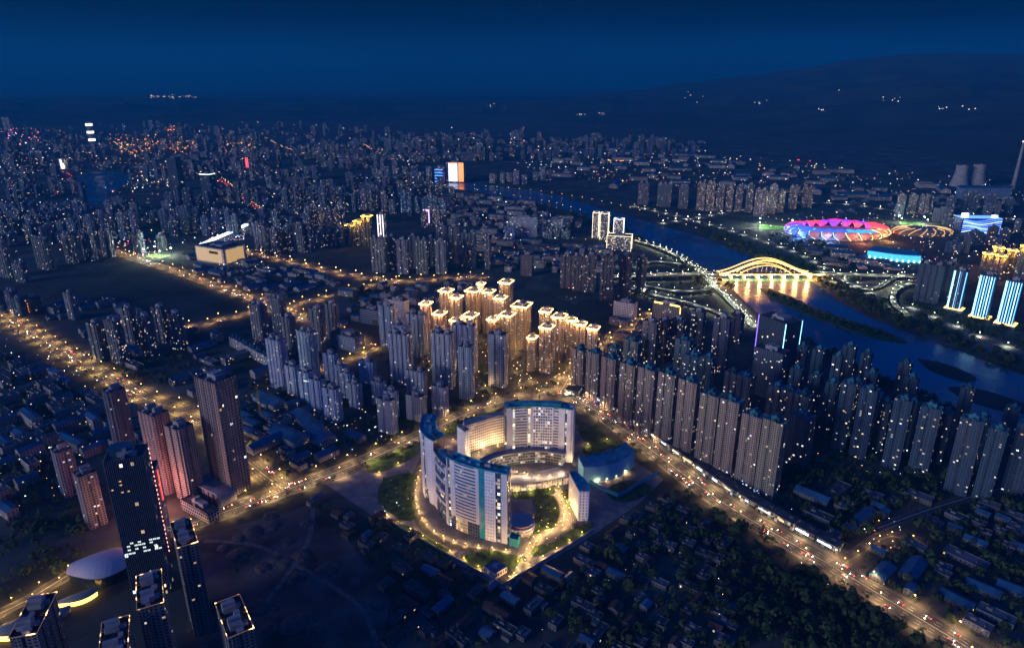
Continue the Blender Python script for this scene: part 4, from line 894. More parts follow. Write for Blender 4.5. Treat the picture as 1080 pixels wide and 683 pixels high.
shell(12, 668, 6, 30, 18, 30, 3, 'yellow-lit pavilion in the very corner of the view', plain('pavilion_roof', (.45, .4, .28), .6, .1), 'curved_pavilion', 'pavilion', G_GOLD)
# white podium along the front avenue, civic blocks
office(212, 541, 0, 52, 14, -33, (.42, .35, .33), .02, 'long low podium with pilasters below the pink-lit towers', M_GRID, 'podium_building', h=12, cat='podium')
office(420, 339, 316, 46, 18, -22, (.4, .41, .43), .02, 'white civic block with open portal behind the grey estate', M_HPUNCH)
office(367, 366, 351, 64, 26, -32, (.3, .34, .4), .02, 'low office block with white columns beside the lamp-lit road', M_GRID)
office(392, 340, 326, 40, 20, -22, (.3, .33, .38), .02, 'low grey block behind the civic portal building', M_RIB)
office(659, 335, 318, 44, 24, -30, (.42, .36, .33), .04, 'pale seven-storey block with orange-lit end wall', M_HPUNCH)
r, w, d, h = office(703, 352, 320, 56, 24, -35, (.26, .2, .17), .08, 'brown hotel block with gold lights along its roof corners', M_GRID)
b = MB(); b.box(-w * .3, -d / 2 + .2, h + .8, h + 3.2, w * .3, 1, bottom=True); b.box(w * .3, -d / 2 + .2, h + .8, h + 3.2, w * .35, 1, bottom=True); b.box(w / 2 + .5, -d / 2 - .5, h * .35, h, 1, 1, bottom=True); b.build('roof_lights', G_GOLD, r)
r, w, d, h = office(815, 395, 335, 56, 38, -62, (.05, .07, .10), .02, 'dark hotel slab with LED-lit corners by the river', M_GRID, cat='hotel')
for (x, y), c in (((w / 2, -d / 2), 'a'), ((w / 2, d / 2), 'a'), ((-w / 2, -d / 2), 'b')):
    b = MB(); b.box(x, y, h * .3, h + 1, .9, .9, bottom=True); b.build('corner_light', bpy.data.materials.get('led_' + ('cyan' if c == 'a' else 'violet')) or glow('led_' + ('cyan' if c == 'a' else 'violet'), (.25, .65, 1) if c == 'a' else (.22, .12, 1), 3), r)
office(808, 416, 368, 46, 24, -45, (.09, .11, .15), .06, 'dark slab in front of the LED-lit hotel', M_RES)
# riverside lit offices
GO = glow('outline_white', (1, .82, .52), 2.6)
def outlined(px, by, ty, w, d, label, c=GO):
    r, w, d, h = office(px, by, ty, w, d, -14, (.35, .32, .28), .5, label, M_GRID)
    b = MB()
    for x in (-1, 1):
        for y in (-1, 1): b.box(x * (w / 2 + .4), y * (d / 2 + .4), 0, h + 1.5, .9, .9)
    for y in (-1, 1): b.box(0, y * (d / 2 + .4), h + 1.5, h + 2.4, w + 2, .9, bottom=True)
    for x in (-1, 1): b.box(x * (w / 2 + .4), 0, h + 1.5, h + 2.4, .9, d, bottom=True)
    b.build('outline_lights', c, r)
outlined(628, 250, 224, 18, 22, 'slim riverside tower outlined in warm light, first of three')
outlined(637, 252, 225, 24, 24, 'middle riverside tower outlined in warm light')
outlined(652, 252, 231, 30, 22, 'riverside tower framed by a bright white lit ring', glow('outline_cool', (.85, .9, 1), 3))
outlined(653, 263, 248, 70, 40, 'square riverside hall outlined in light below the three lit towers')
office(552, 249, 229, 90, 22, -8, (.38, .42, .46), .12, 'broad pale slab near the river bend', M_RES)
office(585, 247, 231, 50, 20, -8, (.36, .4, .42), .2, 'pale block with lit rows right of the broad slab', M_RES)
# golden mall with bright plaza
r, w, d, h = office(234, 274, 258, 112, 74, -28, (.62, .45, .2), .0, 'big gold-lit shopping mall box with a dark flat roof', M_HPUNCH, 'shopping_mall', cat='mall')
b = MB(); b.box(0, -d / 2 - 1.5, 4, h - 2, w * .9, .6, bottom=True); b.box(w / 2 + 1.5, 0, 4, h - 2, .6, d * .8, bottom=True); b.build('lit_front', glow('mall_front', (1, .62, .2), .5, True), r)
b = MB(); b.box(20, -d / 2 - 2.4, h - 14, h - 7, 34, .8); b.build('sign_board', plain('sign_dark', (.1, .06, .03), .6, .2), r)
P = spline([at(214, 262), at(232, 254), at(250, 246), at(262, 240)], 10); P0 = P[0].copy(); r = empty('swoosh_canopy', P0, 0, 'white lit swooping canopy behind the gold mall', 'canopy'); b = MB(); b.band([p - P0 for p in P], -10, 10, 12, 14, bottom=True); b.build('canopy', glow('canopy_light', (.65, .75, 1), 2.4, True), r)
b = MB()
for p, dd in walk([p - P0 for p in P], 24, 4): b.box(p.x, p.y, 0, 12, 1, 1)
b.build('post', M_METAL, r)
# golden-lit block, neon building, white stacked tower, signs
for i, (px, by, ty, w) in enumerate([(371, 257, 238, 26), (380, 258, 233, 26), (389, 259, 228, 28)]):
    p = at(px, by); tower(p, height(p, ty), w, 22, -18, 'point', (.25, .18, .09), .12, ['leftmost', 'middle', 'tallest and rightmost'][i] + ' of the amber-crowned towers left of centre', 'amber-crowned towers', G_GOLD)
r, w, d, h = office(404, 254, 226, 20, 20, -18, (.35, .3, .3), .3, 'slim block with white light columns beside the amber-crowned towers', M_GRID)
b = MB()
for x in (-1, 0, 1): b.box(x * w * .45, -d / 2 - .5, 6, h, 2, .8, bottom=True)
b.build('light_column', glow('column_light', (.9, .85, 1), 2.6), r)
r, w, d, h = office(481, 192, 171, 90, 40, -10, (.2, .2, .3), .1, 'broad building with glowing orange and white screen front', M_GRID)
b = MB(); b.box(-w * .1, -d / 2 - 1, 6, h - 4, w * .5, .8, bottom=True); b.build('screen', glow('screen_white', (.6, .65, 1), 2.2), r)
b = MB(); b.box(w * .35, -d / 2 - 1, 6, h, w * .28, .8, bottom=True); b.box(-w * .1, -d / 2 - 1.2, h - 4, h, w * .5, .8, bottom=True); b.build('orange_screen', glow('screen_orange', (1, .25, .05), 2.2), r)
r, w, d, h = office(464, 193, 176, 40, 34, -10, (.05, .08, .2), .2, 'dark building with blue light bands beside the glowing screens', M_GRID)
b = MB()
for k in range(5): b.box(0, -d / 2 - 1, 8 + k * 14, 12 + k * 14, w, .8, bottom=True)
b.build('light_band', glow('band_blue', (.05, .25, 1), 2.5), r)
r, w, d, h = office(98, 153, 129, 30, 30, 0, (.2, .22, .28), .1, 'far tower with three bright white tiers on the skyline', M_GRID)
b = MB()
for k in (1, 2, 3): b.box(0, 0, h * k / 3 - 26, h * k / 3 - 8, 36, 36, bottom=True)
b.build('lit_tier', glow('tier_white', (.9, .93, .8), 2.4), r)
for i, px in enumerate((8, 12.5)):
    p = at(px, 141); tower(p, height(p, 124), 28, 28, 0, 'box', (.4, .4, .42), .1, ['left', 'right'][i] + ' one of the pale twin towers on the far left skyline', None, mat=M_GRID, name='office_building', cat='office tower').pop('group', None)
r, w, d, h = office(262, 178, 166, 30, 24, 0, (.15, .05, .06), .05, 'far dark block carrying a tall red sign', M_GRID); b = MB(); b.box(0, -d / 2 - 1, 10, h, 14, 1); b.build('sign_board', glow('sign_red', (1, .04, .05), 3), r)
r, w, d, h = office(803, 226, 201, 34, 24, -20, (.28, .2, .22), .2, 'pinkish block with a red sign strip across the river', M_GRID); b = MB(); b.box(-4, -d / 2 - 1, h * .45, h * .8, 6, 1); b.build('sign_board', glow('sign_red_far', (1, .03, .06), 3.5), r)
r, w, d, h = office(222, 208, 183, 46, 40, -15, (.04, .05, .08), .02, 'dark tower with a bright lit roof band beside the light trail road', M_CURT); b = MB(); b.box(0, 0, h - 4, h - 1, w + 2, d + 2, bottom=True); b.build('roof_lights', glow('roof_band', (.8, .95, .7), 2.5), r)
office(188, 200, 166, 46, 40, -10, (.03, .04, .07), .01, 'tall black tower standing left of the light trail road', M_CURT)
r, w, d, h = office(68, 178, 168, 40, 20, 0, (.4, .4, .4), .3, 'white floodlit landmark by the left lake', M_GRID); b = MB(); b.box(-6, -d / 2 - 1, 2, h, 9, 1); b.box(4, -d / 2 - 1, 2, h * .6, 11, 1); b.build('lit_front', glow('landmark_white', (.9, .97, .9), 2.6), r)
r, w, d, h = office(451, 237, 222, 24, 20, -10, (.4, .3, .4), .1, 'small building with a lilac glowing billboard', M_GRID); b = MB(); b.box(0, -d / 2 - 1, 8, h + 4, 22, 1); b.build('billboard', glow('lilac_screen', (.75, .5, .95), 1.8), r)
r, w, d, h = office(37, 330, 313, 26, 22, -30, (.14, .1, .09), .02, 'dark block with orange light bars beside the left avenue', M_GRID)
b = MB()
for k in range(4): b.box(-w * .2, -d / 2 - .6, 5 + k * 6, 8 + k * 6, w * .6, .6, bottom=True)
b.build('light_bar', glow('bar_orange', (1, .3, .04), 1.6), r)
# power station
def plant():
    for i, (px, by) in enumerate([(1011, 196), (1029, 195)]):
        p = at(px, by); b = MB(); rows = [[Vector((q * math.cos(t * .2618), q * math.sin(t * .2618), z)) for t in range(24)] for q, z in ((42, 0), (34, 28), (28, 58), (26, 76), (28, 98))]
        r = empty('cooling_tower', p, 0, ['left', 'right'][i] + ' pale cooling tower of the distant power station', 'cooling tower'); b.grid(rows, close=True); b.build('tower_shell', M_CONC, r, True)
        b = MB(); b.grid([[v * .97 + Vector((0, 0, .03 * v.z)) for v in q][::-1] for q in rows[3:]], close=True); b.build('inner_lining', M_METAL, r, True)
    p = at(1068, 199); h = height(p, 150); r = empty('chimney', p, 0, 'tall slim chimney at the right edge with lights on top', 'chimney'); b = MB(); b.tube([(0, 0, 0), (0, 0, h)], 9, 14, r1=5); b.build('shaft', M_CONC, r); b = MB(); b.tube([(0, 0, h), (0, 0, h + 6)], 6, 10); b.build('warning_light', glow('chimney_light', (.9, .8, .7), 2.0), r)
    p = at(1036, 209); r = empty('boiler_house', p, 0, 'long dark boiler house in front of the cooling towers', 'boiler house'); b = MB(); b.box(0, 0, 0, 45, 210, 40); b.build('wall', plain('boiler_wall', (.16, .24, .34), .7, .2), r); b = MB(); b.box(0, 6, 45, 52, 214, 24); b.build('roof', M_BLUE, r)
plant()
# ------------------------------------------------------------------ shops along the avenue
M_SHOP = facade('shop_glazing', (.04, .96, .06, .8), .3, .7, lit=.28, wall=(.2, .19, .18))
SHOPC = [(.8, .88, 1), (1, .75, .45), (.55, .65, 1), (1, .93, .85), (1, .55, .2), (.9, .95, 1)]
shop_m = [glow('shop_sign', c, q, True) for c, q in zip(SHOPC, (2.2, 1.2, 1.6, .9, 1.5, 2.6))]
def shops():
    P = offset(AV_RIGHT, -27); sp = [q for q in walk(P, 25, 22)][:19]; n = len(sp); clr = ['cool white', 'warm', 'blue-white', 'white', 'orange', 'bright white']
    for i, (p, d) in enumerate(sp):
        a = math.atan2(d.y, d.x); k = i % 6; r = empty('shop', (p.x, p.y, 0), a, f'two-storey shop, {ORD[i] if i < 14 else ["fifteenth", "sixteenth", "seventeenth", "eighteenth", "nineteenth"][i - 14]} from the top junction along the avenue, {clr[k]} sign', 'shop', 'shops along the avenue')
        b = MB(); b.box(0, 0, 0, 9, 23, 14, cell=3.5, floor=4.5); b.build('wall', M_SHOP, r); b = MB(); b.box(0, 0, 9, 9.6, 24, 15); b.box(4, 2, 9.6, 11.4, 5, 4); b.build('roof', M_ROOF, r)
        b = MB(); w = 4 + 12 * random.random(); b.box(random.uniform(-3, 3), -7.5, 4.6, 6.6, w, .5, bottom=True); b.build('sign_board', shop_m[k], r)
        OCC.append((p.x, p.y, 12))
shops()
r = block('glass corner shop with glowing sign at the top junction', [(84, 985), (104, 975), (112, 992), (92, 1000)], 10, M_SHOP, 'corner_shop', M_ROOF, 'shop'); b = MB(); b.box(-8, -8, 5, 8, 14, .6, .46 + math.pi); b.build('sign_board', glow('corner_sign', (1, .8, .4), 8, True), r)

# ------------------------------------------------------------------ low buildings
def low_mesh(kind, w, d, h):
    b = MB()
    if kind == 'gable':
        b.box(0, 0, 0, h, w, d, top=False, m=0, cell=4, floor=3.2); z = h; t = h + d * .22
        for s in (-1, 1): b.face([(-w/2-.4, s*(d/2+.5), z-.2), (w/2+.4, s*(d/2+.5), z-.2), (w/2+.4, 0, t), (-w/2-.4, 0, t)][::(1 if s < 0 else -1)], 1)
        for s in (-1, 1): b.face([(s*w/2, -d/2, h), (s*w/2, d/2, h), (s*w/2, 0, t)][::s], 0)
    else:
        b.box(0, 0, 0, h, w, d, m=0, mt=1, cell=4, floor=3.2)
        for q in (-1, 1): b.box(q * (w / 2 - .2), 0, h, h + .8, .4, d); b.box(0, q * (d / 2 - .2), h, h + .8, w - .8, .4)
        if kind == 'ell': b.box(w * .3, -d * .5 - 2.5, 0, h * .7, w * .4, 5, mt=1)
        b.box(-w * .2, d * .1, h, h + 2.2, min(5, w * .25), min(4, d * .3), mt=1); b.box(w * .25, -d * .1, h, h + 1.1, 1.6, 1.6, mt=1)
    return b
M_HOUSE = facade('house_wall', (.3, .7, .25, .7), .6, 1.5)
ROOFS = {'grey': M_ROOF, 'blue': M_BLUE, 'brick-red': M_REDR, 'pale': plain('pale_flat_roof', (.14, .145, .155), .9, .25, .1)}
def low_scatter(px_poly, n, label, group, sizes, hr, rots, roofs, name='low_house', cat='house', lit=.02, gap=1.0, colr=(.25, .22, .2), fixed=None):
    W = [at(*q) for q in px_poly]; x0, x1 = min(q.x for q in W), max(q.x for q in W); y0, y1 = min(q.y for q in W), max(q.y for q in W); made = tries = 0
    while made < n and tries < n * 60:
        tries += 1; p = Vector((random.uniform(x0, x1), random.uniform(y0, y1), 0))
        if not inpoly(p, W): continue
        w, d = random.choice(sizes); h = round(random.uniform(*hr), 1)
        if any(inpoly(p, q) for q in [RIVER, HOSP, BARE]) or near_road(p, d * .6 + 2) or not free(p, max(w, d) * .42 * gap): continue
        rk = random.choice(list(roofs)); kind = 'gable' if rk in ('blue', 'brick-red') else random.choice(('flat', 'ell', 'flat'))
        hq = round(h / 1.5) * 1.5
        r = empty(name, p, R(random.choice(rots) + random.uniform(-4, 4)), label.replace('ROOF', rk), cat, group + ', ' + rk + ' roofs')
        def wl(): 
            b = low_mesh(kind, w, d, hq); c = MB()
            for v0, m, u in zip(b.f, b.m, b.uv):
                if m == 0: c.face([b.v[i] for i in v0], 0, u)
            return c.mesh('wall', M_HOUSE)
        def rf():
            b = low_mesh(kind, w, d, hq); c = MB()
            for v0, m, u in zip(b.f, b.m, b.uv):
                if m == 1: c.face([b.v[i] for i in v0], 0)
            return c.mesh('roof', ROOFS[rk])
        g = random.uniform(.7, 1.3); put('wall', cached(('lw', kind, w, d, hq), wl), r, (colr[0]*g, colr[1]*g, colr[2]*g, lit)); put('roof', cached(('lr', kind, w, d, hq, rk), rf), r)
        OCC.append((p.x, p.y, max(w, d) * .42 * gap)); made += 1
    return made
BARE = [tuple(at(*q)[:2]) for q in [(208, 566), (330, 531), (372, 575), (412, 628), (402, 700), (190, 720)]]
sheet('bare_plot', BARE, .05, plain('bare_earth', (.05, .036, .032), .95, .35, .022, c2=(.15, .11, .10), detail=9))
def bare_details():
    rr = random.Random(21); b = MB(); k = 0
    while k < 34:
        p = Vector((rr.uniform(-420, -90), rr.uniform(440, 700), 0))
        if not inpoly(p, BARE): continue
        k += 1; w = rr.uniform(3, 13); rows = [[Vector((p.x + w * q * math.cos(t * .524) * rr.uniform(.8, 1.2), p.y + w * q * math.sin(t * .524) * rr.uniform(.8, 1.2), .05 + z * w * .22)) for t in range(12)] for q, z in ((1, 0), (.6, .7), (.15, 1))]
        b.grid(rows, close=True); b.face(rows[-1])
    o = b.build('soil_heaps', plain('heap_soil', (.10, .08, .07), .95, .4, .2)); tag(o, 'low heaps of spoil and rubble over the bare dark plot', 'soil', None, 'stuff')
    for px in ([(215, 570), (270, 575), (320, 600), (380, 640), (400, 690)], [(330, 536), (325, 570), (300, 610), (260, 660), (240, 700)]):
        b = MB(); b.strip(pathpx(px), -2.6, 2.6, .08 if px[0][0] < 300 else .1); struct(b.build('dirt_track', plain('track_dirt', (.17, .14, .12), .95, .3, .15)))
bare_details()
sheet('field_soil', [at(*q) for q in [(60, 296), (170, 268), (240, 302), (280, 322), (200, 340), (120, 326)]], .03, plain('ploughed_soil', (.03, .05, .042), .95, .55, .012, c2=(.05, .06, .05), detail=9))
V = [(14, 9), (11, 8), (18, 9), (12, 11), (22, 9)]
low_scatter([(400, 690), (425, 640), (380, 590), (330, 525), (395, 545), (530, 622), (640, 562), (700, 520), (760, 545), (800, 690)], 120, 'low ROOF-roofed house in the unlit village below the hospital', 'houses in the unlit village', V, (3.5, 7), (-38, 52), ('grey', 'grey', 'pale', 'blue', 'brick-red'), gap=.95, colr=(.10, .095, .09))
low_scatter([(840, 515), (1080, 535), (1080, 690), (1040, 690), (880, 590)], 45, 'ROOF-roofed shed among the dark trees right of the avenue', 'sheds right of the avenue', [(30, 14), (22, 12), (14, 9), (40, 16)], (4, 7), (-50, 40, -45), ('blue', 'grey', 'pale'), 'shed', 'shed', colr=(.11, .11, .11))
low_scatter([(0, 372), (60, 395), (120, 430), (180, 470), (110, 480), (60, 470), (0, 560)], 60, 'ROOF-roofed block in the old quarter left of the left avenue', 'blocks of the old quarter', [(40, 13), (30, 12), (24, 14), (52, 13)], (7, 18), (-35, 55), ('grey', 'grey', 'pale', 'blue'), 'old_block', 'low block', .05)
low_scatter([(40, 330), (150, 395), (200, 420), (270, 405), (290, 385), (230, 350), (200, 350), (100, 310)], 40, 'ROOF-roofed low block between the left avenue and the dark field', 'low blocks by the dark field', [(36, 14), (24, 12), (18, 12), (50, 16)], (5, 15), (-36, 54), ('grey', 'pale', 'blue', 'blue'), 'low_block', 'low block', .06)
low_scatter([(215, 290), (300, 318), (360, 300), (330, 285), (260, 270), (200, 270)], 36, 'ROOF-roofed shed in the works yard beside the lit mall', 'sheds in the works yard', [(50, 22), (36, 18), (26, 14)], (5, 10), (-32, 58), ('blue', 'grey', 'blue', 'pale'), 'works_shed', 'shed', .05)
low_scatter([(370, 305), (520, 298), (560, 300), (470, 320), (410, 322), (400, 345), (380, 356), (340, 340)], 30, 'ROOF-roofed low block between cross road and grey estate', 'low blocks before the grey estate', [(40, 16), (28, 14), (20, 12)], (5, 14), (-22, 68), ('grey', 'blue', 'blue', 'pale'), 'low_block', 'low block', .05)
low_scatter([(500, 245), (640, 262), (660, 285), (540, 290), (500, 270)], 44, 'ROOF-roofed low block in the quarter near the river bend', 'low blocks near the river bend', [(44, 16), (30, 14), (56, 18)], (8, 20), (-12, 78, -20), ('pale', 'grey', 'blue'), 'low_block', 'low block', .12)
low_scatter([(462, 212), (500, 206), (560, 217), (620, 236), (600, 246), (520, 244), (470, 238)], 70, 'ROOF-roofed low block on the near bank above the grey towers', 'low blocks on the near bank', [(44, 16), (34, 14), (60, 18)], (8, 22), (-12, 78, -20), ('pale', 'grey', 'blue'), 'low_block', 'low block', .16)
low_scatter([(210, 440), (300, 420), (340, 440), (390, 465), (330, 490), (290, 500), (250, 465)], 22, 'ROOF-roofed shed around the blue-roofed works before the white slabs', 'sheds before the white slabs', [(46, 18), (30, 14), (22, 12)], (5, 9), (-40, 50), ('blue', 'blue', 'grey'), 'works_shed', 'shed', .03)
low_scatter([(640, 345), (690, 325), (690, 360), (660, 390), (640, 380)], 8, 'ROOF-roofed low building in the dark square by the gold-lit hotel', 'low buildings by the gold-lit hotel', [(40, 18), (28, 14)], (6, 14), (-35, 55), ('grey', 'pale'), 'low_block', 'low block', .1)
low_scatter([(580, 152), (740, 165), (1000, 190), (1000, 215), (870, 212), (640, 196), (560, 180)], 90, 'ROOF-roofed industrial hall on the plain across the river', 'halls on the plain across the river', [(90, 36), (60, 26), (130, 40), (70, 40)], (9, 18), (-20, 70, -8), ('blue', 'pale', 'grey'), 'industrial_hall', 'hall', .12)
low_scatter([(840, 262), (960, 268), (960, 284), (880, 284), (850, 275)], 12, 'ROOF-roofed low hall between the stadium and the east ramps', 'low halls below the stadium', [(60, 30), (40, 20)], (6, 12), (-20, 70), ('pale', 'blue'), 'low_hall', 'hall', .3)
# row of five-storey apartments, big blue-roofed works
for i, t in enumerate((0, .2, .4, .6, .8, 1.0)):
    p = at(250 + 36 * t, 366 + 20 * t); tower(p, 17, 30, 12, -42, 'slab', (.45, .43, .42), .14, ORD[i].capitalize() + ' pale five-storey row block from the left, before the grey towers', 'pale row blocks', None, M_BLUE, name='row_block', cat='row block')
for px, by, w, d, rot, lb in [(330, 452, 110, 22, -52, 'long blue-roofed shed beside the stepped white slabs'), (305, 462, 60, 26, -35, 'broad blue-roofed shed beside the yellow crane'), (285, 425, 60, 24, -40, 'blue tin workshop behind the yellow crane')]:
    p = at(px, by); r = empty('works_shed', p, R(rot), lb, 'shed'); c = MB(); b = low_mesh('gable', w, d, 8)
    for nm, mi, mm in (('wall', 0, M_CONC), ('roof', 1, M_BLUE)):
        c = MB()
        for f, m in zip(b.f, b.m):
            if m == mi: c.face([b.v[i] for i in f])
        c.build(nm, mm, r)
    OCC.append((p.x, p.y, w * .4))
p = at(275, 440); r = empty('tower_crane', p, R(60), 'yellow tower crane on the building site left of the white slabs', 'crane'); MY = plain('crane_yellow', (.6, .38, .04), .6, .1)
b = MB()
for x, y in ((-1, -1), (1, -1), (1, 1), (-1, 1)): b.tube([(x, y, 0), (x, y, 42)], .25, 4)
for k in range(14): b.tube([(-1, -1, k * 3), (1, -1, k * 3 + 3)], .15, 4); b.tube([(1, 1, k * 3), (-1, 1, k * 3 + 3)], .15, 4)
b.build('mast', MY, r); b = MB(); b.tube([(-10, 0, 42), (38, 0, 42)], .4, 4); b.tube([(-10, 0, 43.6), (38, 0, 42.6)], .25, 4); b.tube([(0, 0, 42), (0, 0, 49)], .4, 4); b.tube([(0, 0, 49), (30, 0, 43)], .1, 4); b.tube([(0, 0, 49), (-10, 0, 43)], .1, 4); b.build('jib', MY, r)
b = MB(); b.box(-9, 0, 39, 42, 3, 2, bottom=True); b.build('counterweight', M_CONC, r)

# ------------------------------------------------------------------ lamps
def lamp_meshes(hgt, arm, head, m):
    b = MB(); b.tube([(0, 0, 0), (0, 0, hgt * .6), (0, 0, hgt)], .16, 6, r1=.09)
    if arm: b.tube([(0, 0, hgt - .1), (arm * .6, 0, hgt + .5), (arm, 0, hgt + .4)], .08, 5)
    h = MB(); c = (arm, 0, hgt + (.3 if arm else .35)); n = 8
    rows = [[Vector((c[0] + head * math.sin(f) * math.cos(t * .7854), c[1] + head * math.sin(f) * math.sin(t * .7854), c[2] + head * .55 * math.cos(f))) for t in range(n)] for f in (2.9, 2.1, 1.57, 1.0, .25)]
    h.grid(rows, close=True); h.face(rows[0][::-1]); h.face(rows[-1])
    return b.mesh('pole', M_METAL), h.mesh('lamp_head', m), c
def lampset(name, label, group, pts, hgt, arm, head, m, energy, color, soft=.4, cat='street lamp'):
    pm, hm, c = lamp_meshes(hgt, arm, head, m); ld = bpy.data.lights.new(name + '_light', 'SPOT' if hgt >= 9 else 'POINT'); ld.energy = energy
    if hgt >= 9: ld.spot_size = R(172); ld.spot_blend = 1.0
    ld.color = color; ld.shadow_soft_size = soft
    for p, a in pts:
        r = empty(name, p, a, label, cat, group); put('pole', pm, r); put('lamp_head', hm, r)
        o = bpy.data.objects.new('bulb', ld); col.objects.link(o); o.parent = r; o.location = (c[0], c[1], c[2] - head - .3)
def both(P, w, step, start=8, sides=(-1, 1), zf=True):
    out = []
    for s in sides:
        for p, d in walk(P, step, start + (step / 2 if s > 0 else 0)):
            n = Vector((d.y, -d.x, 0)) * s; q = p + n * w; x, y = pxof(q)
            if -40 < x < 1120 and 100 < y < 720: out.append((q, math.atan2(-n.y, -n.x)))
    return out
WARM = (1, .61, .24); AMB = (1, .54, .15); COOL = (.94, 1, .64)
E0 = 0.66
lampset('street_lamp', 'warm street lamp lining the shop avenue right of the hospital', 'lamps of the shop avenue', both(AV_RIGHT, 14.5, 40), 12, 3, .55, G_WARM, 38000 * E0, (1, .62, .27))
lampset('street_lamp', 'amber street lamp lining the avenue in front of the bare plot and hospital', 'lamps of the front avenue', both(AV_FRONT, 13.5, 44), 12, 3, .55, G_AMBER, 36000 * E0, WARM)
lampset('street_lamp', 'yellow street lamp lining the busy left avenue', 'lamps of the left avenue', both(AV_LEFT, 14.5, 50), 12, 3, .6, G_AMBER, 52000 * E0, (1, .58, .17))
lampset('street_lamp', 'amber street lamp lining the diagonal road past the dark field', 'lamps of the diagonal road', both(AV_DIAG, 13.5, 54), 12, 3, .7, G_AMBER, 50000 * E0, AMB)
lampset('street_lamp', 'amber street lamp on the cross road between field and grey towers', 'lamps of the cross road', both(AV_CROSS, 11.5, 62), 12, 3, .85, G_AMBER, 40000 * E0, AMB)
lampset('street_lamp', 'amber street lamp on the road past the lit mall', 'lamps of the mall road', both(AV_MALL, 12.5, 66), 12, 3, .9, G_WARM, 50000 * E0, (1, .55, .16))
lampset('ramp_and_bank_lamp', 'pale green-white lamp on the interchange ramps west of the bridge', 'lamps of the interchange', both(RA[::1], 7, 34) + both(RC_, 4.6, 40, sides=(1,)) + both(RD, 4.6, 34, sides=(1,)) + both(RB, 11, 40), 9, 2, .6, G_COOL, 44000 * E0, COOL)
lampset('ramp_and_bank_lamp', 'pale green-white lamp on the east bank ramps', 'lamps of the east bank ramps', both(RE, 10, 40) + both(RF, 4.6, 42, sides=(1,)) + both(RG, 5.4, 36, sides=(1,)), 9, 2, .65, G_COOL, 44000 * E0, COOL)
lampset('ramp_and_bank_lamp', 'white lamp along the far bank road above the river', 'lamps of the far bank road', both(AV_BANK, 11.5, 60, sides=(1,)), 9, 2, .7, G_COOL, 40000 * E0, (.95, 1, .8))  # street lamps of the bank road, sharing the ramp lamps' name
lampset('street_lamp', 'amber lamp on the short road inside the white slab estate', 'lamps of the estate road', both(AV_INNER, 8.5, 40) + both(AV_NORTH, 9.5, 44), 9, 2, .8, G_AMBER, 26000 * E0, AMB)
lampset('street_lamp', 'white lamp on the road from the river to the stadium', 'lamps of the stadium road', both(AV_STAD, 12.5, 64, sides=(-1,)), 9, 2, 1.3, G_COOL, 60000 * E0, (1, .95, .75))
lampset('lane_lamp', 'amber lamp along the side road past the white shell roof', 'lamps of the corner side road', both(AV_CORNER, 7, 26), 7, 1.5, .4, G_AMBER, 9000 * E0, AMB)
lampset('lane_lamp', 'yellow lamp on the narrow lane among dark trees', 'lamps of the dark lane', both(AV_LANE, 5, 22, sides=(1,)), 5, 1, .5, G_AMBER, 3500 * E0, AMB)
gl = both(gp, 2.8, 11) + both(hr, 4.8, 15, sides=(-1,)) + both(offset(bw, -4), .1, 20, sides=(1,)) + both(offset(bw2, -4), .1, 20, sides=(1,))
for cpx in ((500, 440), (512, 455), (478, 465), (470, 470), (525, 470), (620, 470), (640, 465), (420, 490), (400, 500), (470, 455), (545, 520), (560, 519), (580, 518), (560, 511), (540, 511), (580, 510), (545, 566), (535, 560), (612, 520), (630, 510), (640, 507), (650, 504), (660, 499), (667, 492)): gl.append((at(*cpx), 0))
lampset('garden_lamp', 'low amber lamp in the hospital grounds', 'garden lamps of the hospital grounds', gl, 3.2, 0, .38, G_AMBER, 6000 * E0, (1, .58, .2), .3, 'garden lamp')
fore = [(505, 480), (515, 488), (492, 472), (530, 490), (545, 501), (562, 502), (580, 503), (592, 499), (510, 472), (522, 481), (500, 489), (536, 498), (571, 503), (553, 502)]
ringl = [at(x, y, 9.4) for x, y in ((545, 500), (556, 503), (568, 504), (580, 503), (592, 500), (537, 503))]  # lamps added on the ring roof to brighten it and the podium
lampset('courtyard_lamp', 'added amber lamp lighting the curved ring roof of the hospital', 'added roof lamps of the hospital ring', [(p, 0) for p in ringl], 4, 0, .3, G_AMBER, 9500 * E0, (1, .68, .4), .3, 'courtyard lamp')
lampset('courtyard_lamp', 'amber lamp on the paved forecourt inside the curved hospital', 'forecourt lamps of the hospital', [(at(*q), 0) for q in fore], 5, 0, .4, G_AMBER, 11000 * E0, (1, .62, .28), .3, 'courtyard lamp')
cl_ = [at(*q) for q in ((470, 395), (505, 395), (512, 410), (545, 392), (548, 405), (560, 402), (590, 398), (600, 400), (615, 405), (540, 372), (515, 360), (488, 365), (460, 385), (570, 380), (590, 372))]
lampset('courtyard_lamp', 'amber lamp in the courtyards of the gold-crowned estate', 'courtyard lamps of the gold-crowned estate', [(p, 0) for p in cl_ if free(p, 0)], 6, 0, .6, G_AMBER, 22000 * E0, (1, .58, .22), .3, 'courtyard lamp')
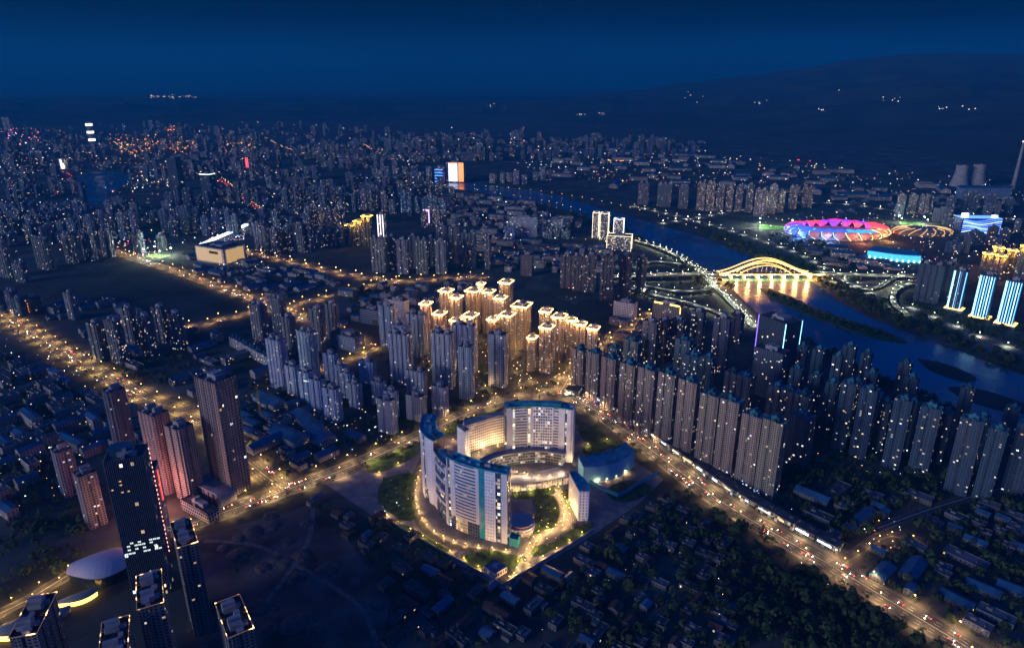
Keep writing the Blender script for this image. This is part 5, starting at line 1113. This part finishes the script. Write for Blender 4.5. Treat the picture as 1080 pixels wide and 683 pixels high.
def flood(px, py, tx, ty, z, e, label, color=(1, .62, .3)):
    p = at(px, py, z); t = at(tx, ty, z + 16); a = math.atan2((t - p).y, (t - p).x); r = empty('flood_light', p, a, label, 'flood light'); b = MB(); b.tube([(0, 0, 0), (0, 0, 1.2)], .12, 6); b.build('bracket', M_METAL, r); b = MB(); b.box(.1, 0, 1.0, 1.7, .5, .9, bottom=True); b.build('lamp_head', M_METAL, r); b = MB(); b.box(.4, 0, 1.05, 1.65, .1, .8, bottom=True); b.build('lens', G_AMBER, r)
    ld = bpy.data.lights.new('flood', 'SPOT'); ld.energy = e; ld.color = color; ld.spot_size = R(120); ld.spot_blend = .8; ld.shadow_soft_size = .5; o = bpy.data.objects.new('flood', ld); col.objects.link(o); o.location = p + Vector((0, 0, 1.6)); o.parent = r; o.matrix_parent_inverse = Matrix.Translation(p).inverted() if False else (Matrix.Translation(p) @ Matrix.Rotation(a, 4, 'Z')).inverted()
    o.rotation_euler = (p - t).to_track_quat('Z', 'Y').to_euler()
flood(514, 478, 508, 455, 0, 52000, 'flood light in the courtyard aimed at the left half of the sandy wing')
flood(527, 474, 524, 450, 0, 52000, 'flood light in the courtyard aimed at the right half of the sandy wing')
flood(474, 486, 462, 470, 74.5, 50000, 'flood light on the link terrace aimed at the tall end slab')
flood(497, 492, 490, 462, 0, 60000, 'flood light at the foot of the sandy stair tower')
flood(606, 493, 604, 470, 0, 40000, 'flood light under the right end of the rear slab')

# ------------------------------------------------------------------ cars
def car_meshes():
    b = MB(); prof = [(-2.2, .35), (-2.25, .8), (-1.9, .95), (-1.2, 1.42), (.4, 1.45), (1.1, .98), (2.05, .85), (2.25, .55), (2.2, .35)]
    n = len(prof)
    for s in (-1, 1): b.face([(x, s * .88, z) for x, z in (prof if s < 0 else prof[::-1])])
    for i in range(n):
        a, c = prof[i], prof[(i + 1) % n]; b.face([(a[0], -.88, a[1]), (a[0], .88, a[1]), (c[0], .88, c[1]), (c[0], -.88, c[1])], 1 if i in (2, 4) else 0)
    for x in (-1.35, 1.35):
        for s in (-1, 1): b.tube([(x, s * .7, .34), (x, s * .92, .34)], .34, 8, 2)
    h = MB(); h.box(2.3, -.58, .5, .85, .25, .5, bottom=True); h2 = MB(); h2.box(2.3, .58, .5, .85, .25, .5, bottom=True)
    t = MB(); t.box(-2.3, -.6, .6, .95, .2, .5, bottom=True); t2 = MB(); t2.box(-2.3, .6, .6, .95, .2, .5, bottom=True)
    return b, [h.mesh('headlight', G_HEAD), h2.mesh('headlight', G_HEAD)], [t.mesh('taillight', G_TAIL), t2.mesh('taillight', G_TAIL)]
cb, HL, TL = car_meshes()
CARM = [(cb.mesh('car_body', [plain('car_paint_' + nme, c, .3, .02, .1, spec=.6), M_GLASS, M_METAL])) for nme, c in (('white', (.7, .7, .7)), ('silver', (.35, .36, .38)), ('black', (.02, .02, .025)), ('red', (.35, .03, .03)))]
def traffic(P, w, n, z, where):
    L = plen(P)
    for k in range(n):
        s = random.uniform(4, L - 4); p, d = walk(P, 1e9, s)[0]; x, y = pxof(p)
        if not (-20 < x < 1100 and y < 700): continue
        lane = random.choice((.3, .62, .85)) * w / 2; side = random.choice((-1, 1)); dr = d * side; nn = Vector((dr.y, -dr.x, 0)); q = p + nn * lane
        away = dr.y > 0
        o = put('car', random.choice(CARM), None); o.location = (q.x, q.y, z + p.z); o.rotation_euler = (0, 0, math.atan2(dr.y, dr.x))
        tag(o, f'car driving {"away with red tail lights" if away else "towards the view with white headlights"} on {where}', 'car', f'cars {"leaving" if away else "coming"} on {where}')
        for m in HL: put('headlight', m, o)
        for m in TL: put('taillight', m, o)
traffic(AV_RIGHT, 24, 52, .10, 'the shop avenue'); traffic(AV_FRONT, 22, 26, .14, 'the front avenue'); traffic(AV_LEFT, 24, 54, .12, 'the left avenue'); traffic(AV_DIAG, 22, 34, .11, 'the diagonal road')
traffic(AV_CROSS, 18, 12, .15, 'the cross road'); traffic(AV_MALL, 20, 14, .17, 'the mall road'); traffic(RA, 13, 16, 0, 'the curving flyover'); traffic(RB, 20, 8, 0, 'the bridge approach'); traffic(AV_BANK, 18, 12, .1, 'the far bank road'); traffic(AV_FARR, 22, 26, .12, 'the distant light trail road'); traffic(AV_CURVE, 18, 20, .12, 'the distant curving road')
traffic([at(757, 288, 13), at(866, 288, 13)], 22, 10, 0, 'the arch bridge')

# ------------------------------------------------------------------ trees
M_LEAF = [plain('foliage_' + n, c, .9, .45, .4) for n, c in (('dark', (.028, .05, .02)), ('mid', (.045, .075, .025)), ('olive', (.07, .085, .025)))]
M_BARK = plain('bark', (.07, .05, .035), .95, .3, 1)
def crown_mesh(seed, h, w, n, m, tall=False):
    rr = random.Random(seed); b = MB(); cl = [(Vector((rr.uniform(-.5, .5) * w, rr.uniform(-.5, .5) * w, h * rr.uniform(.42, .85))), w * rr.uniform(.2, .38)) for _ in range(8)]
    if tall: cl = [(Vector((rr.uniform(-.1, .1) * w, rr.uniform(-.1, .1) * w, h * (.2 + .75 * k / 8))), w * (.34 - .028 * k)) for k in range(9)]
    for _ in range(n):
        c, q = rr.choice(cl); d = Vector((rr.gauss(0, 1), rr.gauss(0, 1), rr.gauss(0, .8))).normalized(); p = c + d * q * rr.uniform(.6, 1.05)
        a = Vector((rr.gauss(0, 1), rr.gauss(0, 1), rr.gauss(0, 1))).normalized(); t = d.cross(a).normalized(); u = (d + a * .6).normalized().cross(t); s = w * rr.uniform(.05, .10)
        b.face([p + t * s, p + u * s * .8, p - t * s, p - u * s * .8])
    return b.mesh('crown', m)
def trunk_mesh(h, w):
    b = MB(); b.tube([(0, 0, 0), (.1, 0, h * .3), (0, .1, h * .6)], .05 * h * .45, 6, r1=.02 * h * .4)
    for k in range(4): a = k * 1.6; b.tube([(0, 0, h * (.3 + .06 * k)), (math.cos(a) * w * .25, math.sin(a) * w * .25, h * (.55 + .05 * k))], .018 * h * .4, 5, r1=.01)
    return b.mesh('trunk', M_BARK)
TREES = [(crown_mesh(k, h, w, 150, M_LEAF[k % 3], k == 5), trunk_mesh(h, w)) for k, (h, w) in enumerate([(8, 6), (9, 7), (7, 5.5), (11, 8.5), (6, 5), (11, 4.5)])]
def tree(p, label, group, s=1.0, k=None):
    k = random.randrange(6) if k is None else k; r = empty('tree', p, random.uniform(0, 6.28), label, 'tree', group); s *= random.uniform(.8, 1.2); r.scale = (s, s, s * random.uniform(.9, 1.15))
    put('crown', TREES[k][0], r); put('trunk', TREES[k][1], r)
NT = [0]
def trees_along(P, w, step, label, group, lim, sides=(-1, 1), s=1.0, kinds=(0, 1, 2, 4), z=.26):
    n0 = NT[0]
    for q, a in both(P, w, step, 5, sides):
        if NT[0] - n0 >= lim: return
        if random.random() < .15 or not free(q, 1): continue
        tree((q.x, q.y, z), label, group, s, random.choice(kinds)); NT[0] += 1
trees_along(AV_RIGHT, 18.5, 17, 'leafy street tree lining the shop avenue beside the hospital', 'street trees of the shop avenue', 62)
trees_along(AV_FRONT, 17, 20, 'street tree lining the front avenue by the bare plot', 'street trees of the front avenue', 22, sides=(1,))
trees_along(AV_FRONT, 18, 16, 'street tree lining the hospital side of the front avenue', 'street trees on the hospital side', 34, sides=(-1,))
trees_along(AV_LEFT, 17.5, 40, 'street tree lining the busy left avenue', 'street trees of the left avenue', 44)
def trees_in(poly, n, label, group, s=1.0, kinds=(0, 1, 2, 4, 5)):
    x0, x1 = min(q[0] for q in poly), max(q[0] for q in poly); y0, y1 = min(q[1] for q in poly), max(q[1] for q in poly); k = t = 0
    while k < n and t < n * 40 and NT[0] < 300:
        t += 1; p = (random.uniform(x0, x1), random.uniform(y0, y1))
        if inpoly(p, poly): tree((p[0], p[1], .28), label, group, s, random.choice(kinds)); k += 1; NT[0] += 1
for i, (L, n) in enumerate(zip(LAWNS, (22, 8, 8, 12, 12, 4, 6, 6, 4, 6, 8, 14))): trees_in(L, n, 'small garden tree on the hospital lawns', 'garden trees of the hospital', .85)
trees_in([tuple(at(*q)[:2]) for q in [(700, 560), (800, 560), (850, 600), (830, 660), (720, 650)]], 60, 'dark tree in the dim grove below the avenue', 'trees of the dim grove', 1.1, (0, 1, 3, 5))
# woods, bank greenery and far trees nobody could count
def woods(name, areas, label):
    b = MB(); rr = random.Random(11)
    for poly, n, s in areas:
        W = [at(*q) for q in poly]; x0, x1 = min(q.x for q in W), max(q.x for q in W); y0, y1 = min(q.y for q in W), max(q.y for q in W); k = t = 0
        while k < n and t < n * 30:
            t += 1; p = Vector((rr.uniform(x0, x1), rr.uniform(y0, y1), 0))
            if not inpoly(p, W) or near_road(p, 2) or not free(p, -2) or (name != 'sandbar_scrub' and inpoly(p, RIVER)) or inpoly(p, BARE): continue
            k += 1; h = s * rr.choice((3, 5, 7, 9, 12)) * rr.uniform(.8, 1.2); w = h * rr.uniform(.55, 1.1)
            for _ in range(34):
                d = Vector((rr.gauss(0, 1), rr.gauss(0, 1), abs(rr.gauss(0, .9)))).normalized(); c = p + Vector((d.x * w * .5, d.y * w * .5, h * .25 + d.z * h * .6)) * 1.0; a = Vector((rr.gauss(0, 1), rr.gauss(0, 1), rr.gauss(0, 1))).normalized(); tt = d.cross(a).normalized(); u = d.cross(tt); q = w * rr.uniform(.10, .2)
                b.face([c + tt * q, c + u * q, c - tt * q, c - u * q], rr.randrange(2))
    o = b.build(name, M_LEAF[:2]); tag(o, label, 'trees', None, 'stuff')
woods('village_trees', [([(640, 690), (560, 640), (640, 570), (720, 520), (850, 590), (1000, 688)], 430, 1.15), ([(800, 600), (850, 600), (990, 690), (850, 690), (780, 650)], 150, 1.3), ([(440, 350), (600, 365), (640, 395), (590, 405), (500, 430), (440, 455), (380, 470), (340, 440), (300, 390)], 330, .8), ([(720, 440), (780, 430), (1080, 500), (1080, 530), (900, 490), (840, 510)], 300, 1.0), ([(200, 440), (280, 400), (340, 440), (390, 465), (300, 505)], 120, .9), ([(800, 505), (880, 490), (1080, 530), (1080, 690), (1040, 690), (930, 620)], 420, 1.1), ([(0, 480), (60, 470), (110, 560), (60, 620), (0, 640)], 200, 1.1), ([(0, 375), (90, 420), (100, 470), (0, 470)], 120, 1.1), ([(330, 530), (390, 545), (520, 620), (520, 690), (420, 690)], 110, .8), ([(95, 375), (200, 372), (205, 410), (150, 405)], 60, 1.0)], 'dark unlit trees between the village houses and along the lanes')
woods('bank_trees', [([(560, 212), (640, 230), (700, 258), (740, 285), (775, 305), (800, 330), (830, 335), (770, 320), (735, 298), (690, 262), (620, 236), (560, 218)], 200, 1.5), ([(740, 236), (800, 260), (870, 284), (960, 322), (1080, 362), (1080, 376), (960, 338), (860, 296), (790, 270), (735, 246)], 260, 1.5), ([(830, 345), (880, 370), (960, 402), (1080, 450), (1080, 480), (1000, 440), (900, 392), (840, 360)], 170, 1.3), ([(800, 268), (875, 292), (913, 313), (960, 331), (1030, 362), (1080, 380), (1080, 394), (1000, 364), (930, 338), (880, 311), (840, 290)], 260, 1.5), ([(880, 300), (960, 326), (1080, 366), (1080, 345), (1000, 330), (940, 316)], 90, 1.3), ([(370, 300), (420, 318), (400, 345), (370, 335)], 60, 1.1), ([(660, 300), (740, 290), (760, 310), (700, 322), (660, 312)], 60, 1.2), ([(800, 244), (870, 258), (920, 300), (940, 320), (900, 300), (830, 262)], 90, 1.4)], 'dark green trees along both river banks')
woods('sandbar_scrub', [([(804, 305), (812, 306), (848, 322), (896, 340), (935, 352), (950, 359), (905, 350), (866, 337), (836, 325), (816, 315)], 130, 1.0)], 'dark scrub covering the long river sandbar')

# ------------------------------------------------------------------ the far city and its lights
def far_city():
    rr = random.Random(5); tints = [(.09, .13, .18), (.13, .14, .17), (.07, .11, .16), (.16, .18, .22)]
    regs = [([(0, 138), (120, 134), (300, 134), (420, 140), (560, 144), (560, 168), (400, 172), (300, 185), (0, 190)], 500, 40, 95, .07), ([(0, 205), (70, 210), (170, 230), (200, 205), (330, 195), (440, 185), (440, 215), (300, 235), (0, 262)], 210, 25, 60, .06), ([(560, 146), (740, 150), (740, 160), (560, 162)], 90, 40, 80, .03), ([(330, 150), (520, 150), (520, 170), (330, 172)], 120, 50, 90, .05), ([(880, 205), (1080, 205), (1080, 260), (1000, 268), (990, 235), (880, 225)], 36, 15, 50, .12)]
    bs = [MB() for _ in tints]
    for poly, n, h0, h1, lit in regs:
        W = [at(*q) for q in poly]; x0, x1 = min(q.x for q in W), max(q.x for q in W); y0, y1 = min(q.y for q in W), max(q.y for q in W); k = t = 0
        while k < n and t < n * 20:
            t += 1
            # even in the picture's depth, so denser near
            p = at(rr.uniform(min(q[0] for q in poly), max(q[0] for q in poly)), rr.uniform(min(q[1] for q in poly), max(q[1] for q in poly)))
            if not inpoly(p, W) or inpoly(p, RIVER) or inpoly(p, LAKE) or near_road(p, 15) or not free(p, 12): continue
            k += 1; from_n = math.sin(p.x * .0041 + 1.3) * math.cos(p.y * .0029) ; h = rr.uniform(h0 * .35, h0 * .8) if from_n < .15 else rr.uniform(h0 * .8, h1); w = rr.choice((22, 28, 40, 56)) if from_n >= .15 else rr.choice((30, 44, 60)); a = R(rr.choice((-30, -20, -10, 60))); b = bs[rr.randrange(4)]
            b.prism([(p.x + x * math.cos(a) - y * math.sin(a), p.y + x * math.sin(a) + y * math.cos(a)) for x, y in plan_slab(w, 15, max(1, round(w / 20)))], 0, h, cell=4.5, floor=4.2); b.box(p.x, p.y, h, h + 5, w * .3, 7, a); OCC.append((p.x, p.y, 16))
    for b, t in zip(bs, tints):
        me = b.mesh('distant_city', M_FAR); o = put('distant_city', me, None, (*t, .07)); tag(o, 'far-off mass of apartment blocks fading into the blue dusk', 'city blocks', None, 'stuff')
far_city()
def lights():
    rr = random.Random(9); C = {'warm': ((1, .6, .25), 9), 'white': ((.9, .95, 1), 9), 'green': ((.7, 1, .75), 8), 'red': ((1, .06, .06), 8), 'pink': ((1, .15, .5), 8), 'amber': ((1, .42, .06), 10), 'blue': ((.2, .4, 1), 8)}
    bs = {k: MB() for k in C}
    def dot(p, s, k):
        b = bs[k]; x, y, z = p; b.face([(x - s, y, z), (x, y - s, z), (x, y, z + s)]); b.face([(x, y - s, z), (x + s, y, z), (x, y, z + s)]); b.face([(x + s, y, z), (x, y + s, z), (x, y, z + s)]); b.face([(x, y + s, z), (x - s, y, z), (x, y, z + s)]); b.face([(x - s, y, z), (x, y + s, z), (x + s, y, z), (x, y - s, z)])
    def region(poly, n, kinds, zr=(4, 30), sz=1.0):
        xs = [q[0] for q in poly]; ys = [q[1] for q in poly]; k = t = 0
        while k < n and t < n * 20:
            t += 1; px, py = rr.uniform(min(xs), max(xs)), rr.uniform(min(ys), max(ys))
            if not inpoly((px, py), poly): continue
            p = at(px, py)
            if inpoly(p, RIVER) or inpoly(p, LAKE): continue
            d = math.hypot(p.y, CAM_H); p.z = rr.uniform(*zr); dot(p, (d * .00036 * sz + .2) * rr.choice((.5, .6, .75, 1, 1.6)), rr.choice(kinds)); k += 1
    def string(px, step, kind, z=8, sz=1.0, j=0.0):
        for p, d in walk(pathpx(px), step, 3):
            if rr.random() < .12: continue
            q = p + Vector((rr.uniform(-j, j), rr.uniform(-j, j), z)); dist = math.hypot(q.y, CAM_H); dot(q, (dist * .00045 + .25) * sz, kind)
    mix = ['warm'] * 4 + ['white'] * 4 + ['green', 'red', 'pink', 'amber', 'blue']
    region([(0, 136), (300, 134), (560, 146), (560, 170), (420, 180), (300, 200), (0, 215)], 400, mix, (4, 70)); region([(0, 205), (300, 195), (440, 190), (440, 230), (250, 262), (0, 285)], 260, mix, (4, 30))
    region([(120, 152), (200, 155), (215, 166), (130, 168)], 150, ['amber'] * 5 + ['warm', 'red'], (20, 90), 1.3); region([(235, 160), (270, 158), (270, 166), (235, 167)], 40, ['amber', 'warm'], (30, 80), 1.2); region([(175, 141), (198, 141), (198, 146), (175, 146)], 20, ['red', 'amber'], (50, 80), 1.2)
    region([(0, 140), (45, 140), (45, 158), (0, 158)], 45, ['white', 'red', 'pink', 'blue', 'amber', 'pink'], (10, 80), 1.6)
    region([(560, 155), (740, 160), (1080, 200), (1080, 212), (880, 210), (640, 195), (540, 180)], 480, ['white'] * 4 + ['warm'] * 3 + ['green'] * 2 + ['red'], (4, 14))
    region([(790, 232), (860, 225), (1080, 232), (1080, 290), (900, 284), (830, 262)], 300, ['white'] * 4 + ['warm'] * 4 + ['green', 'amber', 'pink', 'blue'], (3, 12), 1.0); region([(1035, 262), (1080, 255), (1080, 310), (1040, 300)], 45, ['amber', 'warm'], (5, 60), 1.2)
    region([(230, 238), (262, 238), (258, 256), (212, 262)], 90, ['white', 'blue', 'white', 'pink'], (3, 10), 1.2); region([(125, 255), (185, 258), (150, 276), (125, 268)], 60, ['white', 'red', 'pink', 'warm'], (3, 12), 1.2); region([(205, 264), (262, 268), (300, 290), (230, 284)], 60, ['green', 'warm', 'white'], (3, 8))
    region([(462, 212), (500, 206), (620, 236), (600, 250), (480, 240)], 90, ['white', 'warm', 'green', 'white', 'pink'], (3, 16)); region([(500, 240), (640, 255), (640, 285), (500, 285)], 80, ['white', 'green', 'warm', 'white', 'red'], (4, 20)); region([(130, 182), (185, 178), (185, 200), (135, 200)], 70, ['green', 'white', 'warm'], (3, 10), 1.3)
    region([(0, 335), (60, 360), (160, 420), (150, 440), (0, 380)], 90, ['warm', 'white', 'red', 'amber', 'green'], (3, 9), .9); region([(0, 380), (130, 440), (110, 500), (0, 560)], 70, ['white', 'green', 'warm', 'amber', 'white'], (3, 14), .8)
    region([(220, 405), (330, 390), (440, 470), (330, 500), (240, 470)], 120, ['white', 'white', 'warm', 'green', 'amber'], (2, 6), .7); region([(320, 455), (350, 452), (352, 470), (320, 470)], 30, ['warm', 'white'], (2, 5), .9)
    region([(440, 350), (600, 370), (640, 400), (560, 420), (440, 440)], 160, ['amber', 'warm', 'warm', 'white'], (2, 5), .7); region([(590, 300), (700, 330), (640, 400), (600, 380)], 50, ['white', 'warm', 'red'], (3, 8), .8)
    region([(720, 440), (860, 500), (1080, 530), (1080, 500), (900, 440), (760, 400)], 55, ['white', 'white', 'warm', 'green', 'amber'], (2, 6), .65); region([(700, 560), (840, 580), (900, 640), (800, 690), (720, 640)], 10, ['amber', 'warm', 'white'], (2, 6), .6); region([(860, 560), (930, 545), (980, 570), (940, 590)], 30, ['warm', 'green', 'white', 'amber'], (2, 5), .7); region([(420, 640), (640, 570), (720, 600), (640, 680)], 7, ['warm', 'green'], (2, 5), .5)
    region([(600, 420), (640, 440), (640, 425), (610, 405)], 40, ['warm', 'white', 'pink'], (3, 9), .8); region([(600, 425), (840, 545), (830, 535), (620, 418)], 130, ['white', 'blue', 'warm', 'white', 'pink'], (3, 8), .75)
    region([(400, 505), (440, 505), (440, 545), (400, 545)], 16, ['green', 'warm'], (1, 3), .6); region([(553, 530), (600, 520), (610, 560), (555, 590)], 46, ['amber', 'warm'], (1, 3), .6)
    string([(500, 197), (560, 202), (620, 211), (680, 225), (735, 243), (790, 265)], 60, 'warm', 8, .9); string([(440, 192), (500, 202), (560, 211), (620, 225), (660, 236)], 55, 'amber', 8, .9, 12); string([(640, 170), (740, 172), (860, 178), (960, 184), (1080, 196)], 90, 'warm', 10, 1.0, 10); string([(360, 168), (460, 167), (560, 165), (640, 170)], 110, 'amber', 10, .8, 10)
    for q in ([(0, 214), (60, 220), (120, 229)], [(100, 172), (170, 175), (230, 180)], [(230, 160), (330, 165), (440, 170)], [(300, 214), (370, 209), (440, 203)], [(0, 186), (20, 178), (60, 170), (110, 168)], [(262, 215), (300, 232), (340, 246), (400, 262)], [(160, 206), (230, 212), (262, 214)], [(120, 150), (135, 160), (160, 172)], [(280, 146), (300, 156), (330, 166)], [(380, 150), (395, 160), (420, 172)]): string(q, 38, rr.choice(('warm', 'amber')), 7, .8, 5)
    string([(560, 172), (640, 173), (720, 172)], 60, 'green', 8, 1.1, 6); string([(640, 171), (690, 172)], 25, 'amber', 9, 1.6, 25); string([(840, 170), (858, 172)], 40, 'red', 9, 1.6, 20); string([(20, 182), (50, 180), (68, 182), (75, 188), (62, 195), (55, 199), (60, 206)], 40, 'red', 4, .9, 6); string([(232, 190), (248, 203), (262, 215), (280, 226)], 26, 'red', 3, .9, 8); string([(236, 190), (252, 203), (266, 215), (283, 226)], 30, 'warm', 8, 1.0, 5)
    region([(162, 98), (205, 98), (205, 106), (162, 106)], 0, ['warm'])
    for px, py, k, z in [(163, 117, 'warm', 0), (172, 117, 'warm', 0)]: pass
    for k, b in bs.items():
        if b.f: o = b.build('city_lights', glow('far_light_' + k, C[k][0], C[k][1] * .7)); tag(o, f'countless small {k} lights scattered over the night city', 'lights', None, 'stuff')
lights()
# hill road lights, laid on the slopes
def hill_lights():
    hb = bpy.data.objects['hills']; dg = bpy.context.evaluated_depsgraph_get(); b = MB(); rr = random.Random(4)
    for px, py, n, sx, sy in [(178, 102, 16, 20, 2), (163, 102, 6, 4, 1), (200, 102, 10, 6, 1.5), (612, 121, 8, 8, 1), (635, 120, 6, 6, 1), (800, 108, 5, 12, 3), (865, 116, 3, 3, 1), (884, 95, 2, 2, 1), (1000, 114, 8, 24, 2), (940, 105, 6, 20, 4), (520, 112, 6, 14, 4), (720, 100, 5, 40, 6)]:
        for _ in range(n):
            a = at(px + rr.gauss(0, sx * .5), py + rr.gauss(0, sy * .5), 0) if False else None; x, y = px + rr.gauss(0, sx * .5), py + rr.gauss(0, sy * .5); d = Vector(((x - 540) / FOC, CP + (341.5 - y) / FOC * SP, -SP + (341.5 - y) / FOC * CP)).normalized()
            ok, loc, nrm, idx = hb.ray_cast(Vector((0, 0, CAM_H)), d)
            if ok and loc.length < 30000:
                s = loc.length * .00035 * rr.choice((.7, 1, 1.4)); x, y, z = loc; z += s * 1.2; b.box(x, y, z - s, z + s, s * 1.4, s * 1.4, bottom=True)
    if b.f: o = b.build('hill_lights', glow('hill_light', (1, .86, .65), 2.6)); tag(o, 'tiny warm lights of villages strung along the dark hillsides', 'lights', None, 'stuff')
hill_lights()
# ------------------------------------------------------------------ air
def haze():
    b = MB(); b.box(0, 9000, -4, 1200, 46000, 42000, bottom=True); m = bpy.data.materials.new('haze_air'); m.use_nodes = True; n = m.node_tree.nodes; n.clear(); l = m.node_tree.links
    o = n.new('ShaderNodeOutputMaterial'); v = n.new('ShaderNodeVolumePrincipled'); v.inputs['Color'].default_value = (.01, .26, .52, 1); v.inputs['Density'].default_value = HAZE; v.inputs['Anisotropy'].default_value = 0.1; l.new(v.outputs[0], o.inputs['Volume'])
    q = b.build('haze', m); q['kind'] = 'stuff'; q['label'] = 'thin blue dusk air over the whole city'; q['category'] = 'haze'
HAZE = 9e-5
if HAZE: haze()
